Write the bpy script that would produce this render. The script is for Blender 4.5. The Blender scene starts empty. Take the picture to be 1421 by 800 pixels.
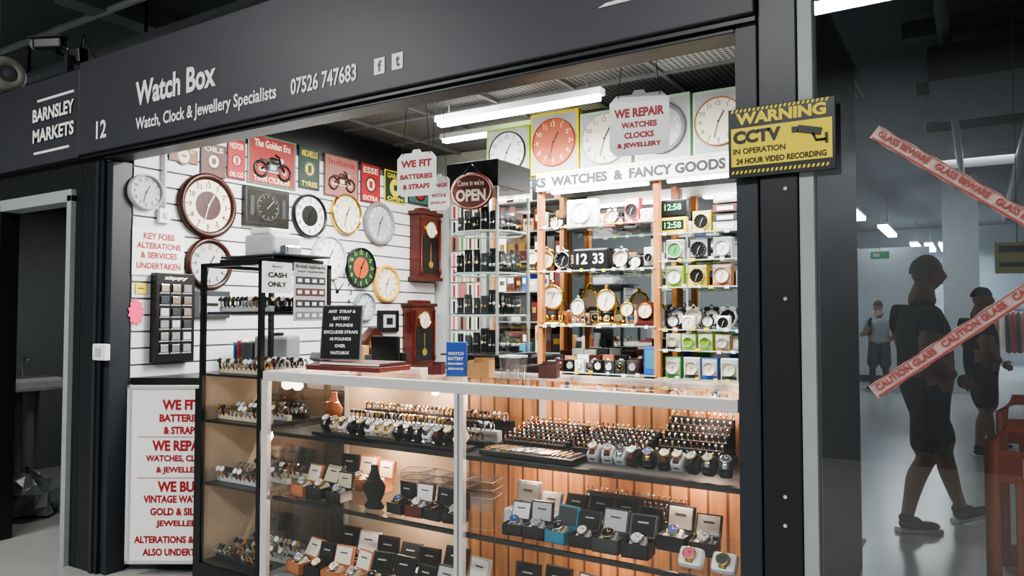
import bpy, bmesh, math, random
from mathutils import Matrix, Vector
random.seed(7)
R_=random.Random(11)
# ------------------------------------------------------------------ camera
CAM=Vector((0,-2.4,1.505)); YAW=math.radians(32); PIT=math.radians(2.07); FPX=1026.0
Fv=Vector((-math.sin(YAW)*math.cos(PIT),math.cos(YAW)*math.cos(PIT),math.sin(PIT)))
Rv=Vector((math.cos(YAW),math.sin(YAW),0)); Uv=Rv.cross(Fv)
cd=bpy.data.cameras.new('camera'); cam=bpy.data.objects.new('camera',cd)
bpy.context.scene.collection.objects.link(cam); bpy.context.scene.camera=cam
cam.matrix_world=Matrix(((Rv.x,Uv.x,-Fv.x,CAM.x),(Rv.y,Uv.y,-Fv.y,CAM.y),(Rv.z,Uv.z,-Fv.z,CAM.z),(0,0,0,1)))
cd.sensor_width=36; cd.lens=36*FPX/1421; cd.clip_start=0.05
# survey helpers: measured sight-lines resolved onto the real planes of the building
def ray(u,v): return Fv+Rv*((u-710.5)/FPX)+Uv*((400-v)/FPX)
def onY(u,v,y):
    d=ray(u,v); k=(y-CAM.y)/d.y; p=CAM+d*k; return p.x,p.z
def onX(u,v,x):
    d=ray(u,v); k=(x-CAM.x)/d.x; p=CAM+d*k; return p.y,p.z
def onZ(u,v,z):
    d=ray(u,v); k=(z-CAM.z)/d.z; p=CAM+d*k; return p.x,p.y
# ------------------------------------------------------------------ materials
def lin(h):
    if isinstance(h,str):
        h=h.lstrip('#'); c=[int(h[i:i+2],16)/255 for i in (0,2,4)]
        return tuple((x/12.92 if x<=.04045 else ((x+.055)/1.055)**2.4) for x in c)+(1,)
    return tuple(h)+(1,)
MC={}
def mat(name,col='#888888',rough=.5,metal=0,emit=0,var=.12,scale=14,bump=0,spec=.5):
    if name in MC: return MC[name]
    m=bpy.data.materials.new(name); m.use_nodes=True; nt=m.node_tree; n=nt.nodes; l=nt.links
    b=n['Principled BSDF']; c=lin(col)
    tc=n.new('ShaderNodeTexCoord'); nz=n.new('ShaderNodeTexNoise'); nz.inputs['Scale'].default_value=scale; nz.inputs['Detail'].default_value=4
    l.new(tc.outputs['Object'],nz.inputs['Vector'])
    mx=n.new('ShaderNodeMix'); mx.data_type='RGBA'
    mx.inputs[6].default_value=tuple(x*(1-var) for x in c[:3])+(1,); mx.inputs[7].default_value=tuple(min(1,x*(1+var)) for x in c[:3])+(1,)
    l.new(nz.outputs['Fac'],mx.inputs[0]); l.new(mx.outputs[2],b.inputs['Base Color'])
    b.inputs['Roughness'].default_value=rough; b.inputs['Metallic'].default_value=metal
    b.inputs['Specular IOR Level'].default_value=spec
    if emit: 
        b.inputs['Emission Color'].default_value=c; b.inputs['Emission Strength'].default_value=emit
    if bump:
        bp=n.new('ShaderNodeBump'); bp.inputs['Strength'].default_value=bump; bp.inputs['Distance'].default_value=.01
        l.new(nz.outputs['Fac'],bp.inputs['Height']); l.new(bp.outputs['Normal'],b.inputs['Normal'])
    MC[name]=m; return m
def glass(name,tint=(.93,.96,.95),refl=.05,edge=.55,rough=.0):
    m=bpy.data.materials.new(name); m.use_nodes=True; nt=m.node_tree; n=nt.nodes; l=nt.links
    n.remove(n['Principled BSDF']); o=n['Material Output']
    t=n.new('ShaderNodeBsdfTransparent'); t.inputs[0].default_value=tuple(tint)+(1,)
    g=n.new('ShaderNodeBsdfGlossy'); g.inputs['Roughness'].default_value=rough; g.inputs[0].default_value=(1,1,1,1)
    lw=n.new('ShaderNodeLayerWeight'); lw.inputs[0].default_value=.5
    pw=n.new('ShaderNodeMath'); pw.operation='POWER'; pw.inputs[1].default_value=4; l.new(lw.outputs['Facing'],pw.inputs[0])
    ma=n.new('ShaderNodeMath'); ma.operation='MULTIPLY_ADD'; ma.inputs[1].default_value=edge; ma.inputs[2].default_value=refl
    l.new(pw.outputs[0],ma.inputs[0]); mx=n.new('ShaderNodeMixShader'); l.new(ma.outputs[0],mx.inputs[0])
    l.new(t.outputs[0],mx.inputs[1]); l.new(g.outputs[0],mx.inputs[2]); l.new(mx.outputs[0],o.inputs['Surface']); return m
def wood(name,c1,c2,scale=3,stretch=(12,1,1),rough=.45,plank=None):
    m=bpy.data.materials.new(name); m.use_nodes=True; nt=m.node_tree; n=nt.nodes; l=nt.links
    b=n['Principled BSDF']; tc=n.new('ShaderNodeTexCoord'); mp=n.new('ShaderNodeMapping'); mp.inputs['Scale'].default_value=stretch
    l.new(tc.outputs['Object'],mp.inputs[0]); nz=n.new('ShaderNodeTexNoise'); nz.inputs['Scale'].default_value=scale; nz.inputs['Detail'].default_value=6
    l.new(mp.outputs[0],nz.inputs['Vector']); r=n.new('ShaderNodeValToRGB'); r.color_ramp.elements[0].position=.3; r.color_ramp.elements[1].position=.7
    r.color_ramp.elements[0].color=lin(c1); r.color_ramp.elements[1].color=lin(c2)
    l.new(nz.outputs['Fac'],r.inputs[0]); out=r.outputs[0]
    if plank:
        wv=n.new('ShaderNodeTexWave'); wv.inputs['Scale'].default_value=plank; wv.bands_direction='X'; l.new(tc.outputs['Object'],wv.inputs['Vector'])
        r2=n.new('ShaderNodeValToRGB'); r2.color_ramp.elements[0].position=.02; r2.color_ramp.elements[0].color=(.25,.2,.15,1); r2.color_ramp.elements[1].position=.08; r2.color_ramp.elements[1].color=(1,1,1,1)
        l.new(wv.outputs['Fac'],r2.inputs[0]); mm=n.new('ShaderNodeMix'); mm.data_type='RGBA'; mm.blend_type='MULTIPLY'; mm.inputs[0].default_value=1
        l.new(out,mm.inputs[6]); l.new(r2.outputs[0],mm.inputs[7]); out=mm.outputs[2]
    l.new(out,b.inputs['Base Color']); b.inputs['Roughness'].default_value=rough; return m
def gridmat(name,base,line,size,rough=.6,rot=0,width=.12):
    m=bpy.data.materials.new(name); m.use_nodes=True; nt=m.node_tree; n=nt.nodes; l=nt.links
    b=n['Principled BSDF']; tc=n.new('ShaderNodeTexCoord'); mp=n.new('ShaderNodeMapping'); mp.inputs['Rotation'].default_value=(0,0,rot)
    l.new(tc.outputs['Object'],mp.inputs[0]); bk=n.new('ShaderNodeTexBrick'); bk.offset=0; bk.inputs['Color1'].default_value=lin(base); bk.inputs['Color2'].default_value=tuple(x*.85 for x in lin(base)[:3])+(1,)
    bk.inputs['Mortar'].default_value=lin(line); bk.inputs['Scale'].default_value=1/size; bk.inputs['Mortar Size'].default_value=width; bk.inputs['Brick Width'].default_value=1; bk.inputs['Row Height'].default_value=1
    l.new(mp.outputs[0],bk.inputs['Vector']); l.new(bk.outputs['Color'],b.inputs['Base Color']); b.inputs['Roughness'].default_value=rough; return m

fascia_m=mat('painted_charcoal_metal','#3a3b40',.45,0,var=.05,scale=3)
frame_m=mat('black_frame_paint','#1b1d20',.38,var=.06)
frame2_m=mat('dark_slate_paint','#2a2e33',.42,var=.06)
greyframe=mat('grey_door_frame','#9aa1a2',.5)
white=mat('white_paint','#e8e9ea',.5,var=.03)
signwhite=mat('sign_white','#f2f1ef',.45,var=.02)
slat=mat('slatwall_white','#dcdddd',.45,var=.02)
slatgap=mat('slatwall_groove','#6f7173',.6)
red=mat('sign_red','#a11f24',.5,var=.05)
black=mat('black_plastic','#101112',.35,var=.1)
blackfelt=mat('black_velvet','#0c0c0d',.9,var=.2,scale=60)
dgrey=mat('dark_grey','#323437',.5)
mgrey=mat('mid_grey','#7c7e80',.5)
lgrey=mat('light_grey','#b9bbbb',.5)
alu=mat('aluminium','#cfcdca',.4,.25,var=.04)
chrome=mat('chrome','#e2e3e4',.16,1,var=.03)
gold=mat('gold_metal','#dcb860',.22,1,var=.1)
rose=mat('rose_gold','#d8a488',.25,1,var=.1)
brown=wood('walnut_wood','#2a120b','#4a2015',4,(1,1,6),.35)
redwood=wood('mahogany_wood','#3a120c','#5c2014',4,(1,1,6),.3)
pine=wood('pine_panelling','#a86c3c','#d09a66',3,(9,1,1),.45,plank=4)
pinepost=wood('pine_post','#9a5a2c','#c98a4f',3,(9,9,1),.45)
cream=mat('cream_dial','#ece4cf',.5,var=.03)
yellow=mat('yellow_print','#ecd42a',.5,var=.04)
orange=mat('orange_wood_dial','#bd5a30',.5,var=.2,scale=8)
green=mat('green_print','#4a9a4f',.5)
lime=mat('lime_print','#9fc64a',.5)
mint=mat('mint_print','#b9d8bd',.5)
blue=mat('blue_print','#2450a0',.5)
teal=mat('teal_print','#2f7c9a',.5)
pink=mat('pink_print','#e0567f',.5)
tan=mat('tan_card','#b08455',.6)
orangebox=mat('orange_leather','#b9704a',.5)
redp=mat('red_print','#a8282b',.5)
maroon=mat('maroon_leather','#5a1a1c',.5)
beige=mat('beige_velvet','#d0c0a4',.8)
mirror=mat('mirror_silver','#c4c9c9',.03,1,var=.02)
dark_tin=mat('dark_green_tin','#1f3b2e',.5)
brn_tin=mat('brown_tin','#5e3a33',.5)
pink_tin=mat('faded_pink_tin','#a87068',.5)
lcd=mat('green_lcd','#5ad68a',.5,emit=1.2)
gl=glass('clear_glass',refl=.06,edge=.5)
gls=glass('shelf_glass',tint=(.9,.95,.93),refl=.08,edge=.5)
gledge=mat('glass_edge','#b9d7cd',.15,var=.05)
glw=glass('window_glass',tint=(.70,.75,.77),refl=.10,edge=.4)
plast=glass('clear_plastic',tint=(.86,.87,.88),refl=.16,edge=.6,rough=.15)
# ------------------------------------------------------------------ mesh builder
TC={}
def textmesh(s,bold):
    k=(s,bold)
    if k in TC: return TC[k]
    c=bpy.data.curves.new('t','FONT'); c.body=s; c.size=1; c.resolution_u=3; c.offset=bold
    o=bpy.data.objects.new('t',c); bpy.context.scene.collection.objects.link(o)
    dg=bpy.context.evaluated_depsgraph_get(); e=o.evaluated_get(dg); me=e.to_mesh()
    vs=[(v.co.x,v.co.y) for v in me.vertices]; fs=[tuple(p.vertices) for p in me.polygons]; e.to_mesh_clear()
    bpy.data.objects.remove(o); bpy.data.curves.remove(c)
    xs=[v[0] for v in vs]; ys=[v[1] for v in vs]; x0,x1,y0,y1=min(xs),max(xs),min(ys),max(ys)
    vs=[((x-x0)/(x1-x0)-.5,(y-y0)/max(1e-6,y1-y0)-.5) for x,y in vs]
    TC[k]=(vs,fs,(x1-x0)/(y1-y0)); return TC[k]
def fr(o,out=(0,-1,0),up=(0,0,1)):
    z=Vector(out).normalized(); x=Vector(up).cross(z).normalized(); y=z.cross(x)
    return Matrix(((x.x,y.x,z.x,o[0]),(x.y,y.y,z.y,o[1]),(x.z,y.z,z.z,o[2]),(0,0,0,1)))
def at(x,y,z,yaw=0): return Matrix.Translation((x,y,z))@Matrix.Rotation(yaw,4,'Z')
class Bld:
    def __init__(s,name,M=None): s.name=name; s.v=[]; s.f=[]; s.m=[]; s.s=[]; s.mats=[]; s.M=M or Matrix.Identity(4); s.st=[]
    def push(s,M): s.st.append(s.M); s.M=s.M@M
    def pop(s): s.M=s.st.pop()
    def add(s,vs,fs,m,sm=False):
        if m not in s.mats: s.mats.append(m)
        i=s.mats.index(m); o=len(s.v); M=s.M
        s.v+= [tuple(M@Vector(p)) for p in vs]
        for f in fs: s.f.append(tuple(o+a for a in f)); s.m.append(i); s.s.append(sm)
    def box(s,c,d,m,bev=0,rot=None):
        x,y,z=d[0]/2,d[1]/2,d[2]/2
        if rot is not None: s.push(Matrix.Translation(c)@rot); c=(0,0,0)
        if bev:
            bm=bmesh.new(); bmesh.ops.create_cube(bm,size=1); bmesh.ops.scale(bm,vec=d,verts=bm.verts)
            bmesh.ops.bevel(bm,geom=bm.edges[:],offset=min(bev,x*.9,y*.9,z*.9),segments=2,affect='EDGES',profile=.6)
            bm.verts.index_update(); vs=[(v.co.x+c[0],v.co.y+c[1],v.co.z+c[2]) for v in bm.verts]; fs=[[v.index for v in f.verts] for f in bm.faces]; bm.free()
        else:
            vs=[(c[0]+a*x,c[1]+b*y,c[2]+e*z) for a in(-1,1) for b in(-1,1) for e in(-1,1)]
            fs=[(0,1,3,2),(4,6,7,5),(0,4,5,1),(2,3,7,6),(0,2,6,4),(1,5,7,3)]
        s.add(vs,fs,m)
        if rot is not None: s.pop()
    def b2(s,a,b,m,bev=0): s.box([(a[i]+b[i])/2 for i in range(3)],[abs(b[i]-a[i]) for i in range(3)],m,bev)
    def quad(s,p,m): s.add(p,[tuple(range(len(p)))],m)
    def lathe(s,c,prof,m,n=24,sx=1,sy=1,sm=True,cap=True):
        vs=[];fs=[]
        for r,z in prof:
            for i in range(n):
                a=2*math.pi*i/n; vs.append((c[0]+r*math.cos(a)*sx,c[1]+r*math.sin(a)*sy,c[2]+z))
        for j in range(len(prof)-1):
            for i in range(n): fs.append((j*n+i,j*n+(i+1)%n,(j+1)*n+(i+1)%n,(j+1)*n+i))
        s.add(vs,fs,m,sm)
        if cap:
            for j in (0,len(prof)-1):
                if prof[j][0]>1e-5:
                    ring=vs[j*n:(j+1)*n]; s.add(ring,[tuple(range(n)) if j else tuple(reversed(range(n)))],m)
    def cyl(s,c,r,h,m,n=16,r2=None): s.lathe(c,[(r,0),(r if r2 is None else r2,h)],m,n,sm=n>8)
    def sph(s,c,r,m,n=12,k=(1,1,1)):
        pr=[(max(1e-6,math.sin(math.pi*i/8)*r),-math.cos(math.pi*i/8)*r*k[2]) for i in range(9)]
        s.lathe(c,pr,m,n,k[0],k[1],cap=False)
    def tube(s,pts,r,m,n=6):
        pts=[Vector(p) for p in pts]; vs=[];fs=[]
        for i,p in enumerate(pts):
            d=(pts[min(i+1,len(pts)-1)]-pts[max(i-1,0)]).normalized()
            a=d.cross(Vector((0,0,1)) if abs(d.z)<.9 else Vector((1,0,0))).normalized(); b=d.cross(a)
            for j in range(n): t=2*math.pi*j/n; vs.append(tuple(p+(a*math.cos(t)+b*math.sin(t))*r))
        for i in range(len(pts)-1):
            for j in range(n): fs.append((i*n+j,i*n+(j+1)%n,(i+1)*n+(j+1)%n,(i+1)*n+j))
        fs+= [tuple(range(n))[::-1],tuple(range((len(pts)-1)*n,len(pts)*n))]
        s.add(vs,fs,m,True)
    def ring(s,c,r,t,m,n=20,k=6):
        pr=[(r+t*math.cos(2*math.pi*i/k),t*math.sin(2*math.pi*i/k)) for i in range(k+1)]
        s.lathe(c,pr,m,n,cap=False)
    def text(s,t,c,w,h,m,bold=.012,fit=True):
        vs,fs,asp=textmesh(t,bold)
        if w is None: w=h*asp
        if h is None: h=w/asp
        s.add([(c[0]+x*w,c[1]+y*h,c[2]) for x,y in vs],fs,m)
    def poly(s,pts,z0,z1,m):
        n=len(pts); vs=[(p[0],p[1],z0) for p in pts]+[(p[0],p[1],z1) for p in pts]
        fs=[tuple(reversed(range(n))),tuple(range(n,2*n))]+[(i,(i+1)%n,n+(i+1)%n,n+i) for i in range(n)]
        s.add(vs,fs,m)
    def done(s):
        xs=[v[0] for v in s.v]; ys=[v[1] for v in s.v]; zs=[v[2] for v in s.v]
        o=Vector(((min(xs)+max(xs))/2,(min(ys)+max(ys))/2,min(zs)))
        me=bpy.data.meshes.new(s.name); me.from_pydata([(v[0]-o.x,v[1]-o.y,v[2]-o.z) for v in s.v],[],s.f)
        for m in s.mats: me.materials.append(m)
        me.polygons.foreach_set('material_index',s.m); me.polygons.foreach_set('use_smooth',s.s); me.update()
        ob=bpy.data.objects.new(s.name,me); ob.location=o; bpy.context.scene.collection.objects.link(ob); return ob
def simple(name,a,b,m,bev=0): q=Bld(name); q.b2(a,b,m,bev); return q.done()
# ------------------------------------------------------------------ shell
XL=-4.28; XP=-.64; YB=3.1; YU=2.42; ZC=3.0
floor_m=mat('polished_concrete','#a6a6a2',.25,var=.1,scale=2)
simple('floor',(-9,-6,-.1),(9,24,0),floor_m)
hallceil=mat('hall_ceiling_grey','#5f6366',.8,var=.15,scale=1.5)
simple('ceiling',(-9,-6,4.2),(9,24,4.3),hallceil)
wallg=mat('hall_wall_grey','#858a8d',.7,var=.08,scale=1)
simple('wall_back',(-9,24,-.1),(9,24.2,4.3),wallg)
simple('wall_front',(-9,-6.2,-.1),(9,-6,4.3),wallg)
simple('wall_far_left',(-9.2,-6,-.1),(-9,24,4.3),wallg)
simple('wall_far_right',(9,-6,-.1),(9.2,24,4.3),wallg)
simple('wall_left',(XL-.08,.14,0),(XL-.022,YB,ZC),dgrey)
simple('wall_shop_back',(XL-.08,YB,0),(-2.5,YB+.06,ZC),lgrey)
simple('wall_unit_return',(-2.58,YU+.05,0),(-2.52,YB,ZC),lgrey)
simple('wall_unit_back',(-2.58,YU,0),(XP,YU+.05,ZC),dgrey)
simple('wall_right',(XP,.1,0),(XP+.05,YU+.05,ZC),frame2_m)
meshceil=gridmat('mesh_ceiling_tiles','#0d0e0f','#7b7e81',.035,.5,0,.15)
meshceil_lit=gridmat('mesh_ceiling_tiles_lit','#55585a','#b8bbbd',.035,.5,0,.16)  # paler copy of the tiles, brightness of lit panels put into the colour
q=Bld('ceiling_shop'); q.b2((XL-.08,.1,ZC),(XP+.05,YB+.06,ZC+.03),meshceil)
for yy in (.7,1.3,1.9,2.5): q.b2((XL,yy-.012,ZC-.02),(XP,yy+.012,ZC+.001),mgrey)
for xx in (-4.0,-3.4,-2.8,-2.2,-1.6,-1.0): q.b2((xx-.012,.12,ZC-.018),(xx+.012,YB,ZC+.001),mgrey)
for a,b_ in ((-1.588,1.312),(-2.188,.712),(-2.788,1.912)): q.b2((a,b_,ZC-.004),(a+.576,b_+.576,ZC+.001),meshceil_lit)
q.done()
simple('floor_shop',(XL,.6,0.001),(XP,YB,.004),mat('vinyl','#6a6055',.5))
# slatwall
q=Bld('slatwall_panel')
q.b2((XL-.02,.15,.1),(XL-.012,YB-.02,2.97),slatgap)
z=.1
while z<2.7:
    q.b2((XL-.012,.15,z+.009),(XL,YB-.02,z+.097),slat); z+=.1
q.b2((XL-.012,.15,2.75),(XL-.001,YB-.02,2.97),black)
q.done()
# fascia
YF=-.06
def zat(u,v,y): return onY(u,v,y)[1]
zt=zat(110,88,YF); zb=zat(590,113,YF)
xj=onY(109,150,YF)[0]
q=Bld('shop_fascia_sign')
q.b2((xj+.004,YF,zb),(XP+.07,.05,zt),fascia_m,.004)
q.b2((xj+.004,YF+.02,zb-.02),(XP+.07,.05,zb+.005),frame_m)
def ftxt(t,u1,v1,u2,v2,h,m=signwhite,bold=.02):
    x1,z1=onY(u1,v1,YF); x2,z2=onY(u2,v2,YF); q.M=fr(((x1+x2)/2,YF-.003,(z1+z2)/2)); q.text(t,(0,0,0),x2-x1,h,m,bold); q.M=Matrix.Identity(4)
ftxt('Watch Box',189,127,300,106,.135,bold=.03)
ftxt('Watch, Clock & Jewellery Specialists',189,172,384,133,.088,bold=.018)
ftxt('07526 747683',404,121,495,100,.078,bold=.022)
ftxt('12',134,180,148,179,.105,bold=.02)
for (u,v,ch) in ((527,92,'f'),(552,85,'t')):
    x,z=onY(u,v,YF); q.M=fr((x,YF-.002,z)); q.box((0,0,0),(.06,.07,.003),signwhite,.001); q.text(ch,(0.003,0,.003),.022,.048,fascia_m,.03); q.M=Matrix.Identity(4)
x1,z1=onY(830,12,YF); x2,z2=onY(925,-2,YF)
q.add([(x1,YF-.003,z1),(x2+.25,YF-.003,z1+.004),(x2+.3,YF-.003,z1+.03),(x1+.03,YF-.003,z1+.012)],[(0,1,2,3)],signwhite)
q.M=fr(((x1+x2)/2+.02,YF-.003,z1+.045)); q.text('VALUE  QUALITY',(0.02,-.008,0),.2,.014,signwhite); q.M=Matrix.Identity(4)
q.done()
q=Bld('market_fascia_sign')
zt2=zat(108,95,YF); q.b2((-7.2,YF+.005,zb-.01),(xj-.004,.05,zt2),fascia_m,.004)
ftxt('BARNSLEY',46,162,103,147,.085,bold=.03); ftxt('MARKETS',46,190,103,177,.085,bold=.03)
for a,b_ in (((52,140),(102,127)),((47,213),(95,204))):
    x1,z1=onY(*a,YF); x2,z2=onY(*b_,YF); q.b2((x1,YF-.001,(z1+z2)/2-.007),(x2,YF+.006,(z1+z2)/2+.007),signwhite)
q.done()
zl=zat(1020,48,0)
simple('trim_lintel',(XL-.02,-.02,zl),(XP-.001,.1,zb-.021),frame_m,.003)
simple('wall_above_fascia',(XL-.1,.06,zb),(XP+.1,.1,zt+.02),frame_m)
xpl=onY(110,500,0)[0]
q=Bld('pillar_left')
q.b2((xpl,.0,0),(XL-.06,.13,zb-.001),frame_m,.004); q.b2((XL-.06,.02,0),(XL,.14,zl),frame2_m,.004)
q.b2((XL-.13,-.008,0),(XL-.10,.0,zl),frame2_m)
q.done()
q=Bld('wall_socket_box'); x,z=onY(141,489,-.02); q.box((x,-.022,z),(.13,.035,.095),white,.008); q.box((x,-.042,z),(.05,.006,.05),lgrey,.002); q.done()
xa=onY(1122,400,0)[0]
q=Bld('pillar_right')
q.b2((XP,-.02,0),(XP+.07,.1,zb-.001),frame2_m,.004); q.b2((XP+.078,-.035,0),(xa-.02,.09,3.6),frame_m,.004)
q.b2((XP+.07,0,0),(XP+.078,.05,3.6),black)
for v in (262,415,690,730):
    x,z=onY(1090,v,-.035); q.M=fr((x,-.036,z)); q.cyl((0,0,0),.006,.003,chrome,10); q.M=Matrix.Identity(4)
q.done()
xg=onY(1134,400,0)[0]
q=Bld('window_1'); q.b2((xa-.018,-.03,0),(xg,.05,3.6),greyframe,.003); q.b2((xg,-.02,0),(2.6,.03,.06),dgrey); q.b2((xg,-.02,3.55),(2.6,.03,3.6),dgrey)
q.quad([(xg,0,.06),(2.6,0,.06),(2.6,0,3.55),(xg,0,3.55)],glw); q.done()
xd0=onY(5,400,0)[0]; xd1=onY(97,400,0)[0]; zd=zat(60,287,0)
q=Bld('door_frame_left')
q.b2((xd0-.08,-.03,0),(xd0,.09,zd+.04),frame_m,.004)
q.b2((xd1,-.03,0),(xd1+.05,.09,zd+.04),greyframe,.003); q.b2((xd0-.08,-.03,zd),(xd1+.05,.09,zd+.075),greyframe,.003)
q.b2((xd1+.05,-.0,0),(xpl-.001,.1,zb-.01),frame_m); q.b2((-7.2,0,zd+.075),(xd1+.05,.1,zb-.01),frame_m)
q.b2((-7.2,0,0),(xd0-.08,.1,zd+.075),frame_m)
q.b2((xd1-.03,.01,0),(xd1,.07,zd),frame_m)
q.done()
stwall=mat('store_room_wall','#6d7371',.8)
q=Bld('wall_store_room'); q.b2((-7.75,3.0,0),(XL-.09,3.06,3.0),stwall); q.b2((-7.8,.1,0),(-7.75,3.06,3.0),stwall); q.b2((-7.8,.1,2.6),(XL-.09,3.06,2.64),stwall); q.b2((XL-.14,.14,0),(XL-.09,3.0,2.6),stwall); q.done()
q=Bld('wash_basin',at(-7.5,1.1,0,math.pi/2)); q.box((0,0,.86),(.42,.36,.12),lgrey,.03); q.box((0,-.02,.921),(.3,.24,.004),mgrey); q.cyl((0,.02,.0),.05,.8,mgrey,12); q.tube([(0,.15,.92),(0,.15,1.06),(0,.1,1.1),(0,.03,1.08)],.012,chrome); q.done()
x,y=onZ(36,712,0)
q=Bld('plastic_bag',at(x,y,0)); 
rb=random.Random(4); vs=[];fs=[]; n=18
for j,(r,zz) in enumerate([(.12,0),(.24,.02),(.27,.09),(.24,.18),(.17,.25),(.08,.29),(.02,.31)]):
    for i in range(n): a=2*math.pi*i/n; rr=r*(1+.16*math.sin(a*5+j*1.3)+rb.uniform(-.07,.07)); vs.append((rr*math.cos(a)*1.1,rr*math.sin(a)*.8,zz*(1+rb.uniform(-.1,.1))))
for j in range(6):
    for i in range(n): fs.append((j*n+i,j*n+(i+1)%n,(j+1)*n+(i+1)%n,(j+1)*n+i))
q.add(vs,fs,mat('grey_polythene','#7c8080',.3,var=.35,scale=20,bump=.8)); q.box((.02,0,.32),(.05,.02,.07),mgrey,.008); q.done()
# ------------------------------------------------------------------ clock maker
def clock(q,r,rim,face,num=None,hand=black,ticks=True,rw=.12,inner=None,depth=.04,k=(1,1)):
    q.lathe((0,0,0),[(r,0),(r,depth*.7),(r*(1-rw*.3),depth),(r*(1-rw*.7),depth*.95),(r*(1-rw),depth*.55)],rim,32,cap=False)
    q.lathe((0,0,0),[(r*(1-rw*.9),0),(r*(1-rw*.9),depth*.5)],face,32)
    zf=depth*.5+.001; ri=r*(1-rw)
    if inner: q.lathe((0,0,0),[(ri*.55,0),(ri*.55,zf)],inner,28); 
    for i in range(12):
        a=math.pi/2-i*math.pi/6
        if num:
            t=str(12 if i==0 else i); h=ri*.19; q.text(t,(math.cos(a)*ri*.78,math.sin(a)*ri*.78,zf+.0006),None,h,num,.02)
        if ticks:
            R=Matrix.Rotation(a,4,'Z'); q.box((math.cos(a)*ri*.93,math.sin(a)*ri*.93,zf),(ri*.1,ri*.035,.001),num or hand,rot=R)
    for L,a,w in ((.5,math.radians(60),.05),(.72,math.radians(-105),.035)):
        q.box((math.cos(a)*ri*L/2,math.sin(a)*ri*L/2,zf+.003),(ri*L,ri*w,.0015),hand,rot=Matrix.Rotation(a,4,'Z'))
    q.cyl((0,0,zf),ri*.05,.006,hand,10)
def LW(u,v): return onX(u,v,XL+.005)
def lwclock(name,u,v,h,rim,face,**kw):
    y,z=LW(u,v); r=(LW(u,v-h/2)[1]-LW(u,v+h/2)[1])/2
    q=Bld(name,fr((XL+.001,y,z),(1,0,0))); clock(q,r,rim,face,**kw); return q.done()
graydial=mat('silver_dial','#a7abad',.4)
lwclock('wall_clock',201,267,50,lgrey,graydial,num=dgrey,rw=.14)
lwclock('wall_clock',287,286,90,brown,cream,num=maroon,rw=.2,inner=brown,hand=cream)
lwclock('wall_clock',289,367,72,brown,lgrey,num=dgrey,rw=.2)
lwclock('wall_clock',428,300,60,black,signwhite,num=black,rw=.12,inner=black)
lwclock('wall_clock',479,298,56,gold,cream,num=mgrey,rw=.1)
lwclock('wall_clock',525,311,60,mgrey,graydial,num=signwhite,rw=.2)
lwclock('wall_clock',455,358,62,lgrey,signwhite,num=mgrey,rw=.12)
lwclock('wall_clock',499,372,56,black,dark_tin,num=lime,rw=.05,inner=orange)
lwclock('wall_clock',535,394,52,mat('honey_wood','#d6a545',.45),cream,num=brown,rw=.22)
lwclock('wall_clock',504,426,40,mgrey,mat('pale_blue_dial','#b9c4cf',.5),num=dgrey,rw=.14)
y,z=LW(468,405); q=Bld('stick_on_wall_clock',fr((XL+.001,y,z),(1,0,0)))
for i in range(12):
    a=math.pi/2-i*math.pi/6; q.text(str(12 if i==0 else i),(math.cos(a)*.15,math.sin(a)*.15,.004),None,.045,dgrey,.02)
q.box((.03,.03,.006),(.1,.008,.002),black,rot=Matrix.Rotation(.8,4,'Z')); q.box((-.02,.04,.006),(.12,.006,.002),black,rot=Matrix.Rotation(2,4,'Z')); q.cyl((0,0,0),.015,.008,black); q.done()
def lwf(name,u0,v0,u1,v1,off=.001):
    y0,_=LW(u0,(v0+v1)/2); y1,_=LW(u1,(v0+v1)/2); um=(u0+u1)/2; zt=LW(um,v0)[1]; zb_=LW(um,v1)[1]
    return Bld(name,fr((XL+off,(y0+y1)/2,(zt+zb_)/2),(1,0,0))), y1-y0, zt-zb_
q,w,h=lwf('rectangular_wall_clock',336,262,397,315); q.box((0,0,.02),(w,h,.04),black,.006); q.box((0,0,.041),(w*.86,h*.8,.002),mat('smoked_dial','#24221f',.2)); q.lathe((0,0,.0415),[(h*.32,0),(h*.34,.004),(h*.36,0)],dgrey,28,cap=False)
for i in range(12):
    a=i*math.pi/6; q.box((math.cos(a)*h*.28,math.sin(a)*h*.28,.043),(h*.05,.003,.001),lgrey,rot=Matrix.Rotation(a,4,'Z'))
q.box((.02,.02,.045),(.09,.004,.001),lgrey,rot=Matrix.Rotation(.8,4,'Z'))
q.box((-w*.36,0,.043),(w*.08,h*.5,.002),dgrey); q.box((w*.36,0,.043),(w*.08,h*.5,.002),dgrey); q.done()
for (a,b_,c,d) in ((523,431,551,461),):
    q,w,h=lwf('square_wall_clock',a,b_,c,d); q.box((0,0,.015),(w,h,.03),black,.008); q.box((0,0,.031),(w*.6,h*.6,.002),graydial,.001); q.box((0,0,.034),(w*.3,h*.3,.002),black); q.done()
q,w,h=lwf('square_wall_clock',266,404,316,442); q.box((0,0,.015),(w,h,.03),dgrey,.006); q.box((0,0,.031),(w*.7,h*.6,.002),lgrey,.001); q.box((0,0,.034),(w*.3,h*.1,.002),black); q.done()
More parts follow.
